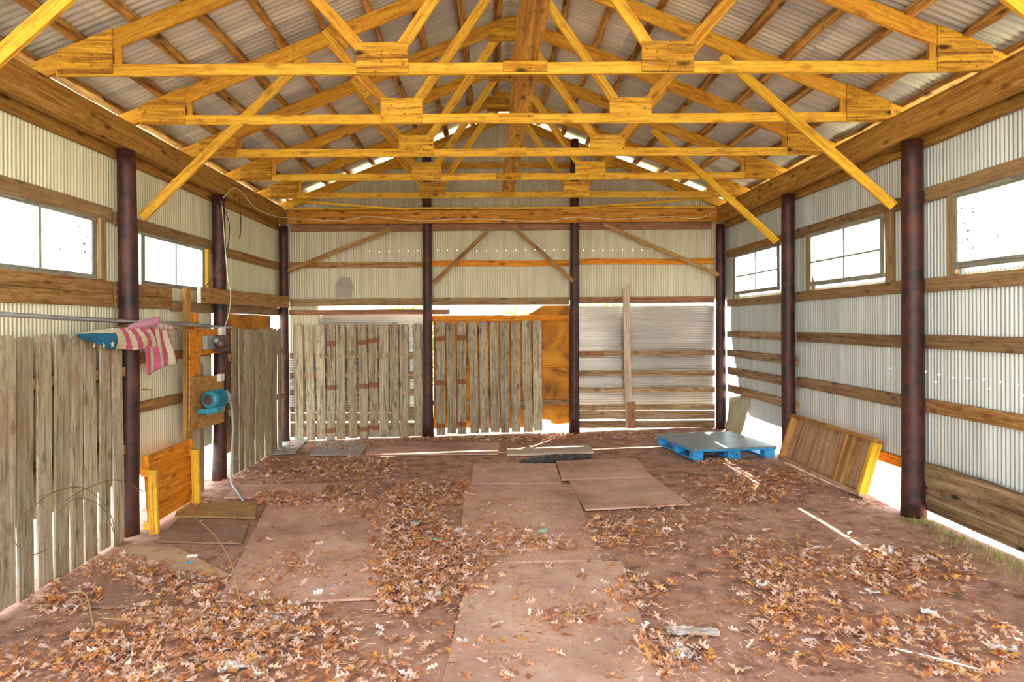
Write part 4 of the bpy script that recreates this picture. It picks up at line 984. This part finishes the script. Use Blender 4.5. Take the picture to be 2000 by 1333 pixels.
litter('bottle_cap', 810, 1024, .07, .05, 0, 'cyan', 'blue litter at the top of the central leaf pile', 'litter', crumple=.03)
litter('paper_scrap', 885, 1042, .10, .06, 0, 'paper', 'pale paper scrap in the central leaf pile', 'paper', crumple=.04)
litter('wood_scrap', 850, 1056, .13, .05, -.5, 'mint', 'pale green scrap in the central leaf pile', 'scrap', crumple=.02)
litter('paper_scrap', 900, 1257, .07, .05, .2, 'paper', 'white crumpled scrap on the bottom sheet', 'paper', crumple=.04)
litter('paper_scrap', 618, 1161, .06, .05, .2, 'white', 'tiny white scrap on the near edge of the big left sheet', 'paper', crumple=.03)
litter('paper_scrap', 845, 1165, .13, .09, .5, 'paper', 'whitish torn paper in the near part of the central leaf pile', 'paper', crumple=.05)
# sticks
def fz(px, py, h=.02): x, y = fl(px, py); return (x, y, ter(x) + h)
tube('white_stick', [fz(1742, 1277), fz(1835, 1300), fz(1915, 1322)], .006, 'white', n=6, label='thin white plastic rod at the lower right', cat='rod')
board('wood_splinter', fz(1322, 921, .012), fz(1386, 932, .012), .03, .012, 'girtwarm', (0, 1, 0), None, 'thin brown stick in front of the pallet', 'stick')
tube('dry_stalk', [fz(372, 1008, .02), fz(412, 1060, .10), fz(448, 1120, .10), fz(468, 1184, .01)], .006, 'stalk', n=6, label='long curved dry stalk lying over the left boards', cat='stalk')
tube('dry_stalk', [fz(132, 1168, .05), fz(165, 1175, .06), fz(180, 1222, .01)], .006, 'stalk', n=6, label='short curved dry stalk at the lower left', cat='stalk')
tube('dry_stalk', [fz(195, 1213, .03), fz(270, 1218, .02), fz(318, 1223, .01)], .005, 'stalk', n=6, label='straight dry stalk lying in the leaves at the lower left', cat='stalk')
t = thing('dry_bramble', fz(215, 1080, 0), 'thin dry bramble arching in front of the left picket fence', 'plant')
Xb = -3.1
for k_, pts in enumerate([[(205, 1205, -2.75), (212, 1120, -2.9), (222, 1040, -3.0), (205, 985, -3.1), (160, 950, -3.15), (100, 960, -3.15), (35, 1010, -3.1)],
                          [(222, 1040, -3.0), (200, 990, -3.05), (150, 970, -3.05), (110, 1000, -3.05)],
                          [(125, 975, -3.1), (170, 950, -3.1), (225, 935, -3.1), (280, 958, -3.1)],
                          [(20, 1020, -3.1), (30, 1060, -3.05), (60, 1080, -3.0), (90, 1070, -3.0)]]):
    tube('bramble_stem', [atX(*p) for p in pts], .0035, 'bramble', t, n=5)

# ================================================================ LEAVES
def leaf_geo(rg_, size, curl=1.0):
    ts = [0, .14, .28, .42, .57, .70, .84, 1.0]
    ws = [.012, .05, .25, .06, .36, .08, .22, .0]
    cz = rg_.uniform(-.5, 1.1) * curl; bz = rg_.uniform(-.7, .9) * curl; tw = rg_.uniform(-.6, .6); V = []; Fc = []
    for i, (t_, w_) in enumerate(zip(ts, ws)):
        for s in (-1, 0, 1):
            wv = w_ * rg_.uniform(.55, 1.2); fwd = rg_.uniform(.04, .14) * abs(s) if w_ > .15 else 0
            V.append(((t_ - .5 + fwd) * size, s * wv * size, (cz * (wv * abs(s)) ** 1.4 + bz * (t_ - .5) ** 2 + tw * s * wv * (t_ - .5)) * size))
    for i in range(len(ts) - 1):
        a = i * 3; Fc += [(a, a + 1, a + 4, a + 3), (a + 1, a + 2, a + 5, a + 4)]
    V += [(-.5 * size, -.012 * size, 0), (-.5 * size, .012 * size, 0), (-.68 * size, 0, .04 * size)]
    k = len(V) - 3; Fc.append((k, k + 1, k + 2)); mz = min(v[2] for v in V)
    return [(v[0], v[1], v[2] - mz * .8) for v in V], Fc
# patches: centre px, py, spread px x, y, count
patches = [(800, 1050, 55, 45, 520), (850, 1110, 75, 45, 620), (790, 1150, 45, 40, 300), (760, 980, 90, 25, 420), (880, 960, 30, 20, 120), (690, 915, 70, 16, 420), (560, 975, 45, 10, 260),
           (960, 1060, 70, 22, 220), (1070, 1070, 40, 12, 90), (560, 1120, 60, 20, 60), (1190, 1040, 35, 20, 150), (1230, 1160, 40, 25, 120), (1470, 970, 50, 12, 160), (1440, 945, 60, 12, 150),
           (1500, 1090, 70, 25, 220), (1520, 1160, 50, 40, 300), (1680, 1110, 80, 25, 330), (1790, 1130, 80, 35, 280), (1600, 1240, 90, 50, 300), (1850, 1270, 90, 45, 260), (1560, 930, 60, 14, 170), (1620, 930, 50, 14, 130),
           (300, 1270, 110, 45, 420), (420, 1200, 110, 30, 420), (520, 1240, 120, 40, 300), (350, 1140, 60, 20, 160), (130, 1300, 100, 40, 180), (230, 1110, 60, 16, 180), (120, 1170, 50, 20, 130), (600, 1310, 150, 30, 160),
           (850, 855, 90, 5, 260), (1000, 856, 90, 6, 330), (700, 858, 90, 5, 160), (1220, 852, 90, 7, 300), (1370, 880, 40, 7, 160), (1420, 905, 40, 6, 90), (640, 870, 60, 8, 120), (430, 930, 30, 10, 120), (370, 975, 25, 12, 100),
           (520, 920, 60, 18, 130), (1350, 1000, 60, 20, 90), (1290, 1050, 60, 30, 110), (1120, 1210, 40, 16, 60), (1010, 1010, 60, 20, 40), (1300, 1280, 60, 30, 90), (1750, 980, 60, 14, 90), (1000, 1200, 120, 70, 60), (620, 1060, 80, 60, 50),
           (1000, 1000, 500, 200, 500), (950, 1230, 560, 90, 420)]
rl = random.Random(3); pos = []
for (px, py, sx_, sy_, n) in patches:
    far = 1.25 if py < 1000 else (1.1 if px < 1000 else .8)
    if sx_ > 300: far = .55
    for _ in range(int(n * far)):
        q_ = rl.random() ** .6 * 1.55; w_ = rl.uniform(0, 6.283)
        a, b = px + sx_ * q_ * math.cos(w_), py + sy_ * q_ * math.sin(w_)
        if b < 848 or b > 1420: continue
        x, y = fl(a, b)
        if x < -3.3 or x > 3.7 or y > 10.5 or y < 2.7: continue
        if 3.55 < x and y > 6.2: continue
        if abs(x - 3.06) < .62 and abs(y - 8.86) < .66: continue
        pos.append((x, y))
pos.sort(key=lambda p: p[1])
inview = [p for p in pos if 2.95 < p[1] and abs((p[0] * F / p[1]) + VX - 1000) < 1000]
near = inview[:300]; ns = set(near); rest = [p for p in pos if p not in ns]
def place(V, x, y, z, rz, tx, ty, s=1):
    mtx = Matrix.Translation((x, y, z)) @ Matrix.Rotation(rz, 4, 'Z') @ Matrix.Rotation(tx, 4, 'X') @ Matrix.Rotation(ty, 4, 'Y'); return [mtx @ Vector(v) for v in V]
VV = []; FF = []
for (x, y) in rest:
    V, Fc = leaf_geo(rl, rl.uniform(.05, .095)); k = len(VV)
    VV += place(V, x, y, ter(x) + rl.uniform(.012, .03), rl.uniform(0, 6.28), rl.gauss(0, .3), rl.gauss(0, .25)); FF += [tuple(i + k for i in q) for q in Fc]
o = link('leaf_litter', VV, FF, M['leaf']); tag(o, 'brown fallen oak leaves scattered and piled over the dirt floor', 'leaves', kind='stuff')
for i, (x, y) in enumerate(near):
    V, Fc = leaf_geo(rl, rl.uniform(.055, .10)); mtx = Matrix.Translation((x, y, ter(x) + rl.uniform(.012, .022))) @ Matrix.Rotation(rl.uniform(0, 6.28), 4, 'Z') @ Matrix.Rotation(rl.gauss(0, .22), 4, 'X') @ Matrix.Rotation(rl.gauss(0, .18), 4, 'Y')
    o = link('fallen_leaf', V, Fc, M['leaf'], None, mtx); tag(o, 'single dry brown oak leaf lying on the dirt floor in the foreground', 'leaf', 'fallen oak leaves in the foreground')
# straw, crumbs and chips: uncountable
VV = []; FF = []
for _ in range(11000):
    px, py, sx_, sy_, n = patches[rl.randrange(len(patches))]
    a, b = rl.gauss(px, sx_ * 1.25), rl.gauss(py, sy_ * 1.25)
    if b < 848: continue
    x, y = fl(a, b)
    if x < -3.35 or x > 3.7 or y > 10.6 or y < 2.7: continue
    if abs(x - 3.06) < .6 and abs(y - 8.86) < .64: continue
    r_ = rl.uniform(0, 6.28); l_ = rl.uniform(.012, .06); w_ = rl.uniform(.002, .005) if l_ > .02 else .008
    V, Fc = boxgeo(0, 0, 0, l_, w_, .003); k = len(VV)
    VV += place(V, x, y, ter(x) + .014, r_, 0, rl.gauss(0, .15)); FF += [tuple(i + k for i in q) for q in Fc]
o = link('straw_crumbs', VV, FF, M['leaf']); tag(o, 'bits of straw and leaf crumbs strewn over the dirt floor', 'debris', kind='stuff')
# grass beneath the gap on the right
VV = []; FF = []
for _ in range(900):
    x, y = 3.86 - abs(rl.gauss(0, .12)), rl.uniform(3.4, 5.7); h = rl.uniform(.02, .07); a = rl.uniform(0, 6.28); dx, dy = math.cos(a) * .003, math.sin(a) * .003; k = len(VV); z = ter(x) - .01
    VV += [(x - dx, y - dy, z), (x + dx, y + dy, z), (x + rl.gauss(0, .015), y + rl.gauss(0, .015), z + h)]; FF.append((k, k + 1, k + 2))
o = link('grass_tufts', VV, FF, M['moss']); tag(o, 'short green grass growing along the foot of the right wall', 'grass', kind='stuff')

# ================================================================ OUTSIDE: shrubs seen through the opening in the back wall
G = 'sunlit shrubs beyond the back wall'
for i_, (x, y, s, lab) in enumerate([(-2.2, 17.0, 2.0, 'leftmost sunlit shrub seen through the opening in the back wall'), (.6, 16.2, 1.9, 'middle sunlit shrub seen through the opening in the back wall'), (3.2, 17.4, 2.1, 'rightmost sunlit shrub beyond the back wall')]):
    VV = []; FF = []
    for _ in range(2600):
        v = Vector((rl.gauss(0, 1), rl.gauss(0, 1), rl.gauss(0, 1))).normalized() * (rl.random() ** .4) * s * .75
        V = [(-.05, -.025, 0), (.05, -.025, 0), (.06, .025, .02), (-.04, .025, 0)]; k = len(VV)
        VV += place(V, v.x, v.y, v.z * .8 + s * .75, rl.uniform(0, 6.28), rl.gauss(0, .8), rl.gauss(0, .8)); FF.append((k, k + 1, k + 2, k + 3))
    t = thing('shrub', (x, y, -.3), lab, 'shrub', G); link('foliage', VV, FF, M['green'], t, Matrix.Translation((x, y, -.3)))
    tube('stem', [(x, y, -.3), (x + .05, y, .5), (x, y, 1.2)], .05, 'bramble', t, r2=.02)
